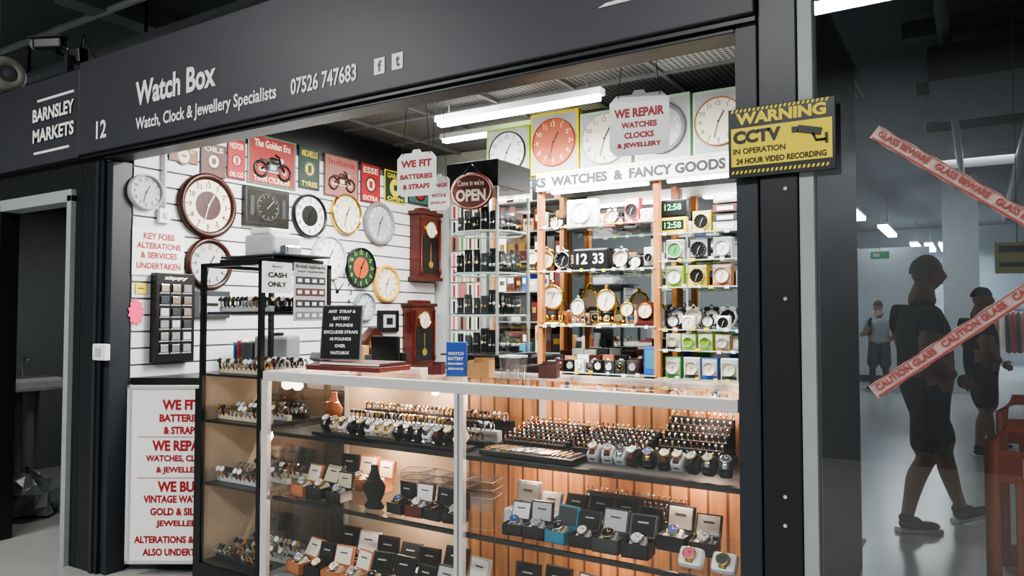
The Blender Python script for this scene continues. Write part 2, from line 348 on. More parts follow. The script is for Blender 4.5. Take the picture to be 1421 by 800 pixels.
def pend(u0,v0,u1,v1,name='pendulum_clock'):
    q,w,h=lwf(name,u0,v0,u1,v1,.003)
    q.box((0,0,.06),(w*.86,h*.84,.12),redwood,.008); q.box((0,h*.44,.065),(w,h*.05,.13),redwood,.006); q.box((0,-h*.44,.065),(w,h*.05,.13),redwood,.006)
    q.box((0,h*.485,.06),(w*.6,h*.05,.1),redwood,.01); q.box((0,-h*.12,.121),(w*.6,h*.5,.003),black)
    q.push(Matrix.Translation((0,h*.22,.12))); clock(q,w*.22,gold,cream,num=black,rw=.1,depth=.015); q.pop()
    q.box((0,-h*.1,.124),(.008,h*.25,.002),gold); q.push(Matrix.Translation((0,-h*.25,.123))); q.lathe((0,0,0),[(w*.09,0),(w*.09,.004)],gold,20); q.pop()
    for sx in (-1,1):
        q.push(Matrix.Translation((sx*w*.38,-h*.38,.125))@Matrix.Rotation(-math.pi/2,4,'X')); q.lathe((0,0,0),[(.012,0),(.018,.03),(.01,.06),(.01,h*.7),(.018,h*.74)],redwood,10); q.pop()
    q.done()
pend(566,292,600,394); pend(556,418,592,512)
q,w,h=lwf('cuckoo_style_clock',495,455,527,505); q.add([(-w/2,-h/2,.0),(w/2,-h/2,0),(w/2,h*.15,0),(0,h/2,0),(-w/2,h*.15,0),(-w/2,-h/2,.09),(w/2,-h/2,.09),(w/2,h*.15,.09),(0,h/2,.09),(-w/2,h*.15,.09)],[(5,6,7,8,9),(0,1,6,5),(1,2,7,6),(2,3,8,7),(3,4,9,8),(4,0,5,9)],brown)
q.push(Matrix.Translation((0,-.02,.091))); clock(q,w*.3,gold,cream,num=black,rw=.1,depth=.012); q.pop(); q.done()
# ------------------------------------------------------------------ tin signs
def tin(u0,v0,u1,v1,bg,bd,txt=None,tm=cream,bike=None,txt2=None):
    q,w,h=lwf('vintage_tin_sign',u0,v0,u1,v1,.003); q.box((0,0,.004),(w,h,.006),bd,.002); q.box((0,0,.0078),(w*.92,h*.93,.002),bg)
    if txt: q.text(txt,(0,h*.33,.0095),w*.75,h*.15,tm,.02)
    if txt2: q.text(txt2,(0,-h*.38,.0095),w*.75,h*.12,tm,.02)
    if not bike:
        q.lathe((0,-h*.03,.0085),[(w*.26,0),(w*.26,.0015)],bd,20,1,1.1); q.lathe((0,-h*.03,.0095),[(w*.2,0),(w*.2,.0015)],tm,20,1,1.1); q.box((0,-h*.03,.0115),(w*.16,h*.18,.002),bg,.001)
    if bike:
        s=w*.42; q.push(Matrix.Translation((0,-h*.06,.0095)))
        for sx in (-1,1): q.ring((sx*s*.58,-s*.25,0),s*.3,s*.06,bike[0],20,5); q.lathe((sx*s*.58,-s*.25,0),[(s*.1,0),(s*.1,.003)],bike[1],10)
        q.box((0,-s*.1,.002),(s*.56,s*.36,.004),bike[0]); q.box((.0,-s*.12,.003),(s*.3,s*.2,.006),bike[1]); q.box((-.02,-s*.3,.003),(s*.9,s*.06,.006),bike[1])
        q.sph((s*.08,s*.16,.001),s*.24,bike[0],12,(1.3,.6,.15)); q.box((-s*.38,s*.13,.002),(s*.45,s*.1,.004),bike[0],.002)
        q.tube([(s*.3,s*.28,.003),(s*.58,-s*.25,.003)],s*.045,bike[0]); q.tube([(-s*.2,s*.05,.003),(-s*.58,-s*.25,.003)],s*.045,bike[0]); q.tube([(s*.34,s*.33,.003),(s*.12,s*.42,.003)],s*.035,bike[0])
        q.lathe((s*.42,s*.2,0),[(s*.12,0),(s*.1,.006)],bike[1],12); q.pop()
    q.done()
tin(234,206,274,226,mat('amber_tin','#8a5a34',.5),brown,'CAFE')
tin(278,200,313,246,brn_tin,brown,'OILS'); tin(315,194,340,249,redp,maroon,'MOTOR',cream,None,'OIL CO')
tin(343,191,410,259,mat('brick_tin','#93302a',.5),mat('tin_green_edge','#5d7a66',.5),'The Golden Era',cream,(black,lgrey),'TWIN CYLINDER')
tin(414,204,443,263,dark_tin,black,'MICHELLE',yellow,None,'TYRES')
tin(449,217,497,275,pink_tin,brn_tin,'Indiana',redp,(brown,cream))
tin(500,228,527,282,redp,maroon,'ESSE',cream,None,'EXTRA'); tin(533,238,562,282,dark_tin,yellow,'GARAGE',yellow,None,'OPEN'); tin(566,246,598,284,mat('teal_tin','#3c6f62',.5),brown,'FUEL',redp)
# ------------------------------------------------------------------ signs on left wall
def sign(q,w,h,rows,m=red,bg=signwhite,t=.006,edge=None):
    q.box((0,0,t/2),(w,h,t),bg,.001)
    for txt,cy,ww,hh in rows:
        q.text(txt,(0,h*(.5-cy),t+.0012),w*ww,h*hh,m,.035)
q,w,h=lwf('key_fobs_notice',183,317,255,383,.004)
sign(q,w,h,[('KEY FOBS',.18,.6,.14),('ALTERATIONS',.38,.85,.13),('& SERVICES',.58,.7,.13),('UNDERTAKEN',.8,.85,.13)]); q.done()
q,w,h=lwf('lighter_display_rack',208,380,262,502,.004)
q.box((0,0,.03),(w,h,.06),black,.004); q.text('zippy',(0,h*.44,.062),w*.6,h*.05,signwhite,.03)
for i in range(3):
    for j in range(6):
        x=(i-1)*w*.29; yy=h*(.33-j*.135); q.box((x,yy,.065),(w*.2,h*.085,.012),[chrome,mgrey,dgrey,chrome,lgrey][(i*3+j*2)%5],.003); q.box((x,yy-h*.055,.062),(w*.24,h*.012,.006),lgrey)
q.done()
q,w,h=lwf('starburst_price_note',177,414,200,453,.004)
pts=[(math.cos(i*math.pi/12)*w*(.5 if i%2 else .38),math.sin(i*math.pi/12)*h*(.5 if i%2 else .38)) for i in range(24)]; q.poly(pts,0,.003,mat('neon_pink','#ff4f7c',.5)); q.done()
q,w,h=lwf('sticky_note',188,393,203,408,.004); q.box((0,0,.001),(w,h,.002),yellow); q.box((0,.0,.0025),(w*.6,h*.1,.001),dgrey); q.done()
q,w,h=lwf('light_switch',218,290,233,310,.002); q.box((0,0,.015),(w,h,.03),white,.004); q.box((0,0,.032),(w*.3,h*.4,.008),lgrey,.002); q.tube([(0,h/2,.018),(0,.6,.018)],.011,white,8); q.done()
q=Bld('side_counter'); q.poly([(-4.27,.16),(-3.52,.62),(-3.52,1.2),(-4.27,1.2)],0,1.09,dgrey); q.poly([(-4.275,.145),(-3.46,.58),(-3.46,1.25),(-4.275,1.25)],1.091,1.13,black); q.done()
mpp=4.3/FPX; bc=CAM+Vector((-.5299*4.3+.848*(254-710.5)*mpp,.848*4.3+.5299*(254-710.5)*mpp,0)); bc.z=.075+.51
q=Bld('services_board',fr(bc,(.5299,-.848,.0)))
W,H=.62,1.02; q.box((0,0,-.008),(W,H,.016),signwhite,.002)
for a,b_ in (((0,H/2-.01),(W,.02)),((0,-H/2+.01),(W,.02)),((W/2-.01,0),(.02,H)),((-W/2+.01,0),(.02,H))): q.box((a[0],a[1],.004),(b_[0],b_[1],.01),alu,.002)
def bt(t,v,w,hh): q.text(t,(0,(660-v)*mpp,.0015),w,hh,red,.045)
for t,v,w,hh in (('WE FIT',565,.22,.06),('BATTERIES',583,.25,.045),('& STRAPS',600,.2,.045),('WE REPAIR',621,.33,.062),('WATCHES, CLOCKS',639,.4,.044),('& JEWELLERY',655,.28,.044),('WE BUY',677,.26,.062),('VINTAGE WATCHES',694,.42,.044),('GOLD & SILVER',711,.34,.044),('JEWELLERY',728,.27,.044),('ALTERATIONS & REPAIRS',749,.52,.042),('ALSO UNDERTAKEN',766,.42,.042)): bt(t,v,w,hh)
for v in (609,665): q.box((0,(660-v)*mpp,.002),(W*.8,.003,.001),red)
q.done()
# ------------------------------------------------------------------ small goods makers
facecols=[signwhite,cream,black,graydial,blue,signwhite]
def watch(q,r,strap,rim,face,loop=1.5,seg=9):
    Rr=r*loop; w=r*.55; vs=[];fs=[]
    for i in range(seg+1):
        a=math.radians(-115+230*i/seg); y_=math.sin(a)*Rr; z_=math.cos(a)*Rr-Rr
        vs+=[(-w,y_,z_),(w,y_,z_),(w,y_*.94,z_-.003),(-w,y_*.94,z_-.003)]
    for i in range(seg):
        o=i*4
        for k in range(4): fs.append((o+k,o+(k+1)%4,o+4+(k+1)%4,o+4+k))
    q.add(vs,fs,strap,True)
    q.lathe((0,0,0),[(r*.9,-.002),(r,.002),(r,.006),(r*.85,.009),(r*.82,.007)],rim,14,cap=False)
    q.lathe((0,0,0),[(r*.84,0),(r*.84,.0072)],face,14)
    hm=signwhite if face in (black,blue) else black
    q.box((r*.2,r*.12,.0082),(r*.5,r*.07,.001),hm,rot=Matrix.Rotation(.5,4,'Z')); q.box((-r*.1,r*.28,.0082),(r*.6,r*.05,.001),hm,rot=Matrix.Rotation(1.9,4,'Z'))
def wpick(rg):
    return rg.choice([black,maroon,brown,chrome,gold,chrome,black]),rg.choice([chrome,gold,rose,chrome]),rg.choice(facecols)
def openbox(q,w,d,h,outer,inner,lid=75,rg=R_,wt=True,cush=None):
    t=.005; q.box((0,0,t/2),(w,d,t),outer)
    for c,s in (((0,-d/2+t/2,h/2),(w,t,h)),((0,d/2-t/2,h/2),(w,t,h)),((w/2-t/2,0,h/2),(t,d,h)),((-w/2+t/2,0,h/2),(t,d,h))): q.box(c,s,outer)
    q.box((0,0,h*.4),(w*.9,d*.9,h*.8),inner,.004)
    q.push(Matrix.Translation((0,d/2,h))@Matrix.Rotation(math.radians(lid),4,'X'))
    q.box((0,d*.48,-.008),(w,d*.96,.016),outer,.003); q.box((0,d*.48,.002),(w*.86,d*.8,.004),inner,.001); q.box((0,d*.6,.0045),(w*.4,d*.06,.001),dgrey if inner is not blackfelt else lgrey); q.pop()
    if wt:
        s,rm,fc=wpick(rg)
        q.push(Matrix.Translation((0,-.005,h*.95))@Matrix.Rotation(math.radians(32),4,'X')); q.box((0,0,-.008),(w*.6,d*.55,.03),cush or inner,.008); 
        q.push(Matrix.Translation((0,0,.02))); watch(q,min(w*.25,.025),s,rm,fc); q.pop(); q.pop()
def ringtray(q,w,d,rg,rows=5,metal=None,step=0):
    q.box((0,0,.012),(w,d,.024),black,.003)
    for j in range(rows):
        yy=-d/2+d*(j+.5)/rows; zz=.024+step*j
        q.box((0,yy,zz/2+.008),(w*.95,d/rows*.75,zz+.012),blackfelt,.004)
        n=int(w/.023)
        for i in range(n):
            xx=-w/2+w*(i+.5)/n; m=metal or rg.choice([gold,chrome,chrome,rose])
            q.push(Matrix.Translation((xx,yy,zz+.02))@Matrix.Rotation(math.pi/2,4,'Y')@Matrix.Rotation(rg.uniform(-.3,.3),4,'X')); q.ring((0,0,0),.009,.0018,m,8,4); q.pop()
            q.sph((xx,yy-.002,zz+.032),.005,rg.choice([chrome,chrome,chrome,maroon,signwhite,gold,signwhite,rose,teal]),5)
def cushionwatch(q,rg,cm=None,tilt=35):
    s,rm,fc=wpick(rg); q.push(Matrix.Rotation(math.radians(tilt),4,'X')); q.box((0,0,.0),(.045,.065,.045),cm or blackfelt,.012); q.push(Matrix.Translation((0,0,.036))); watch(q,.019,s,rm,fc,1.75); q.pop(); q.pop()
def cube_alarm(q,s,body,dial,rg):
    q.box((0,0,s/2),(s,s*.5,s),body,s*.12); q.push(Matrix.Translation((0,-s*.25,s/2))@Matrix.Rotation(math.pi/2,4,'X')); clock(q,s*.42,body,dial,num=None,ticks=True,hand=black if dial is not black else signwhite,rw=.08,depth=.01); q.pop()
def bell_alarm(q,s,body,dial):
    q.push(Matrix.Translation((0,0,s*.58))@Matrix.Rotation(math.pi/2,4,'X')@Matrix.Translation((0,0,-s*.15))); clock(q,s*.42,body,dial,num=None,rw=.12,depth=s*.3,hand=signwhite if dial is black else black); q.pop()
    for sx in (-1,1):
        q.tube([(sx*s*.2,0,s*.25),(sx*s*.3,0,s*.035)],s*.035,body); q.sph((sx*s*.22,0,s*.98),s*.16,body,12,(1,1,.7)); 
    q.tube([(-s*.12,0,s*1.05),(0,0,s*1.2),(s*.12,0,s*1.05)],s*.025,body)
def skeleton_clock(q,s,body):
    q.lathe((0,0,0),[(s*.5,0),(s*.5,s*.08),(s*.35,s*.12),(s*.1,s*.16)],body,20)
    for sx in (-1,1): q.tube([(sx*s*.3,0,s*.1),(sx*s*.34,0,s*.8),(sx*s*.2,0,s*1.1)],s*.035,body,8)
    q.push(Matrix.Translation((0,.0,s*.85))@Matrix.Rotation(math.pi/2,4,'X')); clock(q,s*.38,body,cream,num=None,rw=.16,depth=.02); q.pop()
    for i in range(4): a=i*math.pi/2+.4; q.sph((math.cos(a)*s*.2,math.sin(a)*s*.2,s*.25),s*.07,body,8)
    q.sph((0,0,s*1.3),s*.08,body,8); q.tube([(-s*.2,0,s*1.1),(0,0,s*1.26),(s*.2,0,s*1.1)],s*.03,body)
def packclock(q,w,h,d,boxm,rim,dial,r,num=None,ox=0,rw=.1):
    q.box((0,d/2,h/2),(w,d,h),boxm,.002); q.box((0,-.001,h/2),(w*.9,.002,h*.9),signwhite if boxm in(black,) else lgrey)
    if w<.2: q.box((0,-.0025,h*.1),(w*.9,.001,h*.14),boxm if boxm not in (signwhite,lgrey) else dgrey)
    q.push(Matrix.Translation((ox,-.002,h/2))@Matrix.Rotation(math.pi/2,4,'X')); clock(q,r,rim,dial,num=num,rw=rw,depth=.02,hand=signwhite if dial is black else black); q.pop()
# ------------------------------------------------------------------ back display unit
YS=2.0; xu0=-2.55; xu1=XP-.005; xpost=-1.69
q=Bld('display_wall_unit')
q.b2((xu0,YS,2.36),(xu1,YS+.02,2.475),signwhite); q.b2((xu0,YS-.004,2.462),(xu1,YS+.4,2.478),alu); q.b2((xu0,YS-.01,2.352),(xu1,YS+.02,2.362),alu)
q.M=fr((onY(880,239,YS)[0],YS-.002,2.413)); xa1=onY(700,250,YS)[0]; xb1=onY(1007,226,YS)[0]; q.text('CLOCKS  WATCHES  &  FANCY GOODS',((xa1+xb1)/2-onY(880,239,YS)[0],0,0),xb1-xa1,.068,mat('navy_letters','#1a1d2a',.5),.045); q.M=Matrix.Identity(4)
q.b2((xu0,YU-.015,.9),(xu1,YU-.003,2.36),mirror)
for xx in (xu0+.015,xpost,xu1-.02): q.b2((xx-.02,YS+.02,.9),(xx+.02,YS+.06,2.352),pinepost); q.b2((xx-.017,YS+.34,.9),(xx+.017,YS+.4,2.36),pinepost)
q.b2((xu0,YS,0),(xu1,YU-.003,.9),pine)
shL=[1.12,1.43,1.80,2.10]; shR=[1.11,1.285,1.413,1.675,1.84,2.01]
for a,b_,sh in ((xu0+.01,xpost-.01,shL),(xpost+.01,xu1-.01,shR)):
    for z in sh:
        q.quad([(a,YS+.02,z),(b_,YS+.02,z),(b_,YU-.02,z),(a,YU-.02,z)],gls); q.b2((a,YS+.012,z-.004),(b_,YS+.02,z+.003),gledge)
q.done()
def topbox(u0,v0,u1,v1,boxm,rim,dial,rr,**kw):
    x0=onY(u0,(v0+v1)/2,YS+.05)[0]; x1=onY(u1,(v0+v1)/2,YS+.05)[0]; um=(u0+u1)/2; h=onY(um,v0,YS+.05)[1]-2.48
    q=Bld('boxed_wall_clock',at((x0+x1)/2,YS+.05,2.48)); packclock(q,x1-x0-.004,h,.07,boxm,rim,dial,min(x1-x0,h)*rr,**kw); q.done()
topbox(675,177,735,232,lime,dgrey,signwhite,.42,num=mgrey,rw=.06)
topbox(736,155,803,236,yellow,orange,orange,.44,num=cream,rw=.04)
topbox(805,153,876,230,mint,lgrey,cream,.46,num=mgrey,rw=.05)
topbox(880,133,958,222,mint,mgrey,lgrey,.44,num=signwhite,rw=.18)
topbox(961,123,1036,214,mint,tan,cream,.46,num=mgrey,rw=.06)
q=Bld('carton'); q.M=at(-2.46,YS+.25,2.479); q.box((0,0,.04),(.14,.12,.08),signwhite,.002); q.box((0,-.061,.04),(.09,.002,.03),mgrey); q.done()
def place(name,u,z,y,fn):
    x=onY(u,437-(z-1.505)*220,y)[0]; q=Bld(name,at(x,y,z+.001)); fn(q); return q.done()
S=R_
z=2.10
for u,fn,nm in ((752,lambda q:bell_alarm(q,.07,chrome,cream),'bell_alarm_clock'),(769,lambda q:bell_alarm(q,.07,gold,cream),'bell_alarm_clock'),
  (807,lambda q:packclock(q,.22,.19,.06,signwhite,lgrey,signwhite,.07,num=dgrey),'mantel_clock'),
  (850,lambda q:bell_alarm(q,.1,chrome,cream),'bell_alarm_clock'),(877,lambda q:packclock(q,.1,.17,.06,redp,redp,black,.045),'boxed_alarm_clock'),(899,lambda q:cube_alarm(q,.09,signwhite,signwhite,S),'alarm_clock')):
    place(nm,u,z,YS+.1,fn)
z=1.80
for u,fn,nm in ((741,lambda q:skeleton_clock(q,.12,gold),'anniversary_clock'),(759,lambda q:bell_alarm(q,.15,gold,cream),'bell_alarm_clock'),(781,lambda q:bell_alarm(q,.14,chrome,black),'bell_alarm_clock'),
  (862,lambda q:bell_alarm(q,.13,chrome,cream),'bell_alarm_clock'),(884,lambda q:cube_alarm(q,.09,black,signwhite,S),'alarm_clock'),(901,lambda q:packclock(q,.07,.14,.05,signwhite,lgrey,black,.03),'boxed_alarm_clock')):
    place(nm,u,z,YS+.1,fn)
def flip(q):
    q.box((0,0,.075),(.26,.09,.15),black,.012)
    for i,t in enumerate(('12','33')): q.push(Matrix.Translation((-.06+.12*i,-.046,.08))@Matrix.Rotation(math.pi/2,4,'X')); q.box((0,0,0),(.1,.11,.002),black,.0005); q.text(t,(0,0,.002),.08,.07,signwhite,.02); q.pop()
place('flip_clock',823,z,YS+.12,flip)
z=1.43
for u,s,m_ in ((768,.23,gold),(803,.15,chrome),(842,.2,gold),(871,.13,gold)): place('anniversary_clock',u,z,YS+.12,lambda q:skeleton_clock(q,s,m_))
def napoleon(q):
    q.box((0,0,.015),(.13,.08,.03),redwood,.005); q.push(Matrix.Translation((0,.03,.1))@Matrix.Rotation(math.pi/2,4,'X')); q.lathe((0,0,0),[(.062,0),(.062,.06)],redwood,28); q.push(Matrix.Translation((0,0,.06))); clock(q,.05,gold,cream,num=black,rw=.1,depth=.012); q.pop(); q.pop(); q.box((0,0,.045),(.11,.06,.05),redwood,.01)
place('mantel_clock',898,z,YS+.12,napoleon)
place('phone_case',903,1.12,YS+.06,lambda q:(q.box((0,0,.09),(.085,.02,.18),blue,.006),q.box((0,-.011,.1),(.06,.002,.12),teal)))
def lcdc(body):
    def f(q):
        q.box((0,0,.055),(.17,.06,.11),body,.01); q.box((0,-.031,.06),(.14,.002,.06),black); q.push(Matrix.Translation((0,-.033,.06))@Matrix.Rotation(math.pi/2,4,'X')); q.text('12:58',(0,0,0),.11,.04,lcd,.02); q.pop()
    return f
place('digital_alarm_clock',936,2.01,YS+.11,lcdc(yellow)); q=Bld('digital_alarm_clock',at(onY(936,275,YS+.11)[0],YS+.11,2.125)); lcdc(black)(q); q.done()
for u,z,bm,dm in ((974,2.01,yellow,black),(937,1.84,signwhite,green),(970,1.84,dgrey,black),(1003,1.84,lgrey,signwhite),(968,1.675,yellow,black),(936,1.675,lime,signwhite),(1002,1.675,orangebox,cream)):
    place('boxed_alarm_clock',u,z,YS+.07,lambda q:packclock(q,.115,.135,.06,bm,bm,dm,.048))
q=Bld('carton_stack'); xx=onY(1008,290,YS+.1)[0]
for i,(m_,hh) in enumerate(((lgrey,.06),(dgrey,.05),(brn_tin,.05),(lgrey,.06))): q.box((xx+.004*(i%2),YS+.14,2.012+i*.058+hh/2),(.15,.14,hh*.95),m_,.003); q.box((xx,YS+.068,2.012+i*.058+hh/2),(.1,.003,hh*.5),signwhite)
q.done()
for u,z,m1,m2 in ((934,1.413,dgrey,signwhite),(957,1.413,signwhite,cream),(982,1.413,black,signwhite),(1005,1.413,signwhite,black)):
    if u in (957,1005): place('alarm_clock',u,z,YS+.07,lambda q:cube_alarm(q,.085,m1,m2,S))
    else: place('bell_alarm_clock',u,z,YS+.07,lambda q:bell_alarm(q,.09,m1,m2))
    q=Bld('bell_alarm_clock',at(onY(u+4,430,YS+.2)[0],YS+.22,z+.001)); bell_alarm(q,.13,m1,m2); q.done()
for u,z,m1,m2 in ((934,1.285,signwhite,cream),(956,1.285,lime,lime),(979,1.285,lime,lime),(1003,1.285,tan,cream)):
    place('boxed_alarm_clock',u,z,YS+.07,lambda q:packclock(q,.09,.1,.06,m1,m2,m2,.03))
for u,m1,m2 in ((934,green,signwhite),(960,signwhite,cream),(985,blue,signwhite),(1012,signwhite,mint)):
    place('boxed_alarm_clock',u,1.11,YS+.07,lambda q:packclock(q,.1,.13,.06,m1,m2,cream,.04))
q=Bld('boxed_watch_assortment')
rg=random.Random(3)
for z,ya,lo,hi in ((1.12,YS+.06,.055,.075),(1.12,YS+.16,.08,.1),(1.12,YS+.27,.11,.13),(1.43,YS+.24,.06,.09),(1.43,YS+.33,.09,.13),(1.80,YS+.22,.06,.09),(1.80,YS+.33,.09,.13),(2.10,YS+.2,.05,.08),(2.10,YS+.32,.08,.12)):
    x=xu0+.09
    while x<xpost-.1:
        s=rg.uniform(lo,hi); bm=rg.choice([black,dgrey,signwhite,black,black,tan,dgrey,orangebox,mgrey,brown])
        q.M=at(x,ya,z+.001,rg.uniform(-.15,.15)); wd=min(s,.085)
        q.box((0,0,s*.6),(wd,.04,s*1.2),bm,.004); q.push(Matrix.Translation((0,-.021,s*.65))@Matrix.Rotation(math.pi/2,4,'X')); w_=wpick(rg); watch(q,wd*.36,w_[0],w_[1],w_[2],1.0,4); q.pop()
        x+=wd*1.12
for z in (1.675,1.84,2.01,1.285,1.11):
    x=xpost+.1
    while x<xu1-.1:
        s=rg.uniform(.06,.09); q.M=at(x,YS+.3,z+.001); q.box((0,0,s*.6),(s,s*.7,s*1.2),rg.choice([black,signwhite,lgrey,lime,yellow,dgrey,mint,blue]),.004); q.box((0,-s*.355,s*.6),(s*.6,.002,s*.6),rg.choice([signwhite,cream,black]))
        x+=s*1.15
q.M=Matrix.Identity(4); q.done()
q=Bld('price_ticket_set')
for z,xa2,xb2 in [(z,xu0+.06,xpost-.05) for z in shL]+[(z,xpost+.06,xu1-.05) for z in shR]:
    x=xa2
    while x<xb2:
        q.box((x,YS+.006,z+rg.uniform(-.004,.008)),(rg.uniform(.02,.035),.003,.02),rg.choice([signwhite,signwhite,yellow,cream])); x+=rg.uniform(.06,.13)
q.done()
q=Bld('rear_stock_shelving')
for z in (1.2,1.45,1.7,1.95,2.2,2.45):
    q.b2((-3.45,YB-.26,z-.012),(-2.62,YB-.002,z),mgrey); x=-3.42
    while x<-2.72:
        w_=rg.uniform(.04,.11); h_=rg.uniform(.1,.22); q.b2((x,YB-.24,z),(x+w_*.92,YB-.05,z+h_),rg.choice([black,dgrey,brown,signwhite,redwood,lgrey,tan,maroon,black,blue,beige]),.003); q.box((x+w_*.46,YB-.242,z+h_*.6),(w_*.6,.003,h_*.3),rg.choice([signwhite,cream,gold,dgrey])); x+=w_
for x in (-3.46,-2.6): q.b2((x-.01,YB-.26,.1),(x+.01,YB-.002,2.72),pinepost)
q.done()
# ------------------------------------------------------------------ glass counter
x0c,x1c,xm=-2.905,XP-.004,-1.745; ZT=1.235; D2=.56
panel=mat('cream_back_panel','#bba88f',.5)
q=Bld('glass_display_counter')
q.b2((x0c,0,0),(x1c,D2,.2),black,.004); q.b2((x0c,-.008,.2),(x1c,.02,.24),alu)
q.b2((x0c,-.012,ZT-.045),(x1c,.02,ZT),alu,.004); q.b2((x0c,D2-.02,ZT-.03),(x1c,D2,ZT),alu)
for x in (x0c+.012,xm): q.b2((x-.022,-.01,.2),(x+.022,.015,ZT-.045),alu,.003)
q.b2((xm-.003,-.013,.2),(xm+.003,-.01,ZT-.045),mgrey)
q.b2((x0c,0,ZT-.045),(x0c+.025,D2,ZT),alu); q.b2((x0c,D2-.025,.2),(x0c+.025,D2,ZT),alu)
q.quad([(x0c,.0,ZT-.005),(x1c,.0,ZT-.005),(x1c,D2,ZT-.005),(x0c,D2,ZT-.005)],gl)
q.quad([(x0c,.004,.24),(x1c,.004,.24),(x1c,.004,ZT-.04),(x0c,.004,ZT-.04)],gl)
q.quad([(x0c+.004,.0,.24),(x0c+.004,D2,.24),(x0c+.004,D2,ZT-.04),(x0c+.004,.0,ZT-.04)],gl)
q.b2((xm-.35,D2-.018,.24),(x1c,D2-.006,ZT-.03),pine); q.b2((x0c+.03,D2-.018,.24),(xm-.352,D2-.006,ZT-.03),panel)
q.b2((xm+.06,D2-.03,ZT-.2),(xm+.09,D2-.018,ZT-.03),alu); q.b2((xm-.37,D2-.03,.24),(xm-.34,D2-.018,ZT-.03),alu)
for z in (.943,.635): q.b2((x0c+.03,.03,z-.018),(x1c,.045,z),black)
q.b2((x0c+.03,.045,.931),(x1c,D2-.02,.940),black)
q.quad([(x0c+.03,.045,.632),(x1c,.045,.632),(x1c,D2-.02,.632),(x0c+.03,D2-.02,.632)],gls)
q.b2((x0c,.02,.24),(x1c,D2-.02,.268),mgrey)
q.done()
A=x0c+.06; B=xm-.03; C=xm+.04; Dd=x1c-.03
rg=random.Random(21)
q=Bld('wristwatch_display_tray')
x=A+.25
while x<B:
    q.M=at(x,.12,.945+.045); cushionwatch(q,rg,rg.choice([blackfelt,beige,signwhite])); x+=.055
q.M=Matrix.Identity(4); q.b2((A+.2,.06,.944),(B,.16,.958),black,.003)
x=C+.5
while x<Dd:
    q.M=at(x,.11,.945+.045,rg.uniform(-.3,.3)); cushionwatch(q,rg,rg.choice([blackfelt,lgrey])); x+=.054
q.M=Matrix.Identity(4); q.done()
q=Bld('bracelet_display_bar')
for k,yy in enumerate((.24,.34,.45)):
    zz=.965+.03*k; x=A+.2
    q.b2((A+.18,yy-.02,.944),(B,yy+.02,zz),blackfelt if k!=1 else lgrey,.006)
    while x<B-.02:
        m=rg.choice([gold,chrome,rose,lgrey,brown,chrome,black]); q.M=at(x,yy,zz+.012)@Matrix.Rotation(math.pi/2,4,'Y')@Matrix.Rotation(rg.uniform(-.2,.2),4,'X'); q.ring((0,0,0),.022,.004,m,12,5); q.M=Matrix.Identity(4)
        if rg.random()<.8:
            q.sph((x,yy-.015,zz+.03),.0095,rg.choice([chrome,signwhite,gold,black]),8)
        x+=.026
q.done()
for i,(xa_,w,ya_,d) in enumerate(((C+.17,.3,.34,.26),(C+.49,.3,.34,.26),(C+.8,.26,.36,.22))):
    q=Bld('ring_tray',at(xa_,ya_,.945)); ringtray(q,w,d,rg,7 if i<2 else 6,None,.008 if i<2 else .024); q.done()
q=Bld('bracelet_tray',at(C+.22,.13,.945)); q.box((0,0,.01),(.42,.14,.02),black,.003)
for i in range(34): q.push(Matrix.Translation((-.19+.0115*i,0,.024))@Matrix.Rotation(rg.uniform(-.25,.25),4,'Z')); q.box((0,0,0),(.006,.1,.008),rg.choice([gold,chrome,rose,chrome]),.002); q.pop()
q.done()
q=Bld('necklace_bust',at(A+.1,.3,.945)); q.lathe((0,0,0),[(.045,0),(.05,.01),(.03,.03),(.05,.06),(.055,.09),(.03,.12),(.018,.15),(.018,.17)],orangebox,16,1,.6); q.ring((0,-.012,.12),.035,.003,gold,16,5); q.done()
K=(black,blackfelt); KW=(black,lgrey); KB=(black,beige); DG=(dgrey,lgrey); WH=(black,signwhite); OR=(orangebox,cream); LG=(lgrey,signwhite); TL=(teal,dgrey); MR=(maroon,signwhite)
def boxrow(x,x1,y,z,smin,smax,pool,lid=78,jit=.15):
    q=Bld('gift_box_row')
    while x+smin<x1:
        s=rg.uniform(smin,smax); o,i_=rg.choice(pool); q.M=at(x+s/2,y,z+.002,rg.uniform(-jit,jit)); openbox(q,s,s*.9,s*.5,o,i_,rg.uniform(lid-14,lid+8),rg,True,rg.choice([i_,signwhite,beige,lgrey])); x+=s*1.1
    q.M=Matrix.Identity(4); q.done()
xpw=onY(925,778,.1)[0]
boxrow(C+.1,xpw,.13,.635,.085,.105,[DG,KW,WH,TL,K,K])
boxrow(C+.02,Dd-.1,.28,.635,.09,.115,[K,LG,WH,KW,K])
boxrow(A+.03,A+.42,.13,.635,.09,.12,[K,K,OR,KB]); boxrow(A+.64,B-.02,.13,.635,.075,.095,[MR,K,KW,K],85)
boxrow(A+.02,B-.05,.12,.27,.1,.12,[OR,OR,K,KW,K],70); boxrow(A+.1,B-.05,.28,.27,.11,.13,[K,K,LG]); boxrow(C,Dd,.13,.27,.09,.11,[K,KW,WH,K]); boxrow(C,Dd,.3,.27,.11,.13,[K,DG])
boxrow(A+.05,A+.5,.36,.635,.1,.13,[K,KB,OR])
q=Bld('ring_tray',at(C+.5,.44,.64)); ringtray(q,.46,.14,rg,4,None,.024); q.done()
q=Bld('stacked_plastic_tubs')
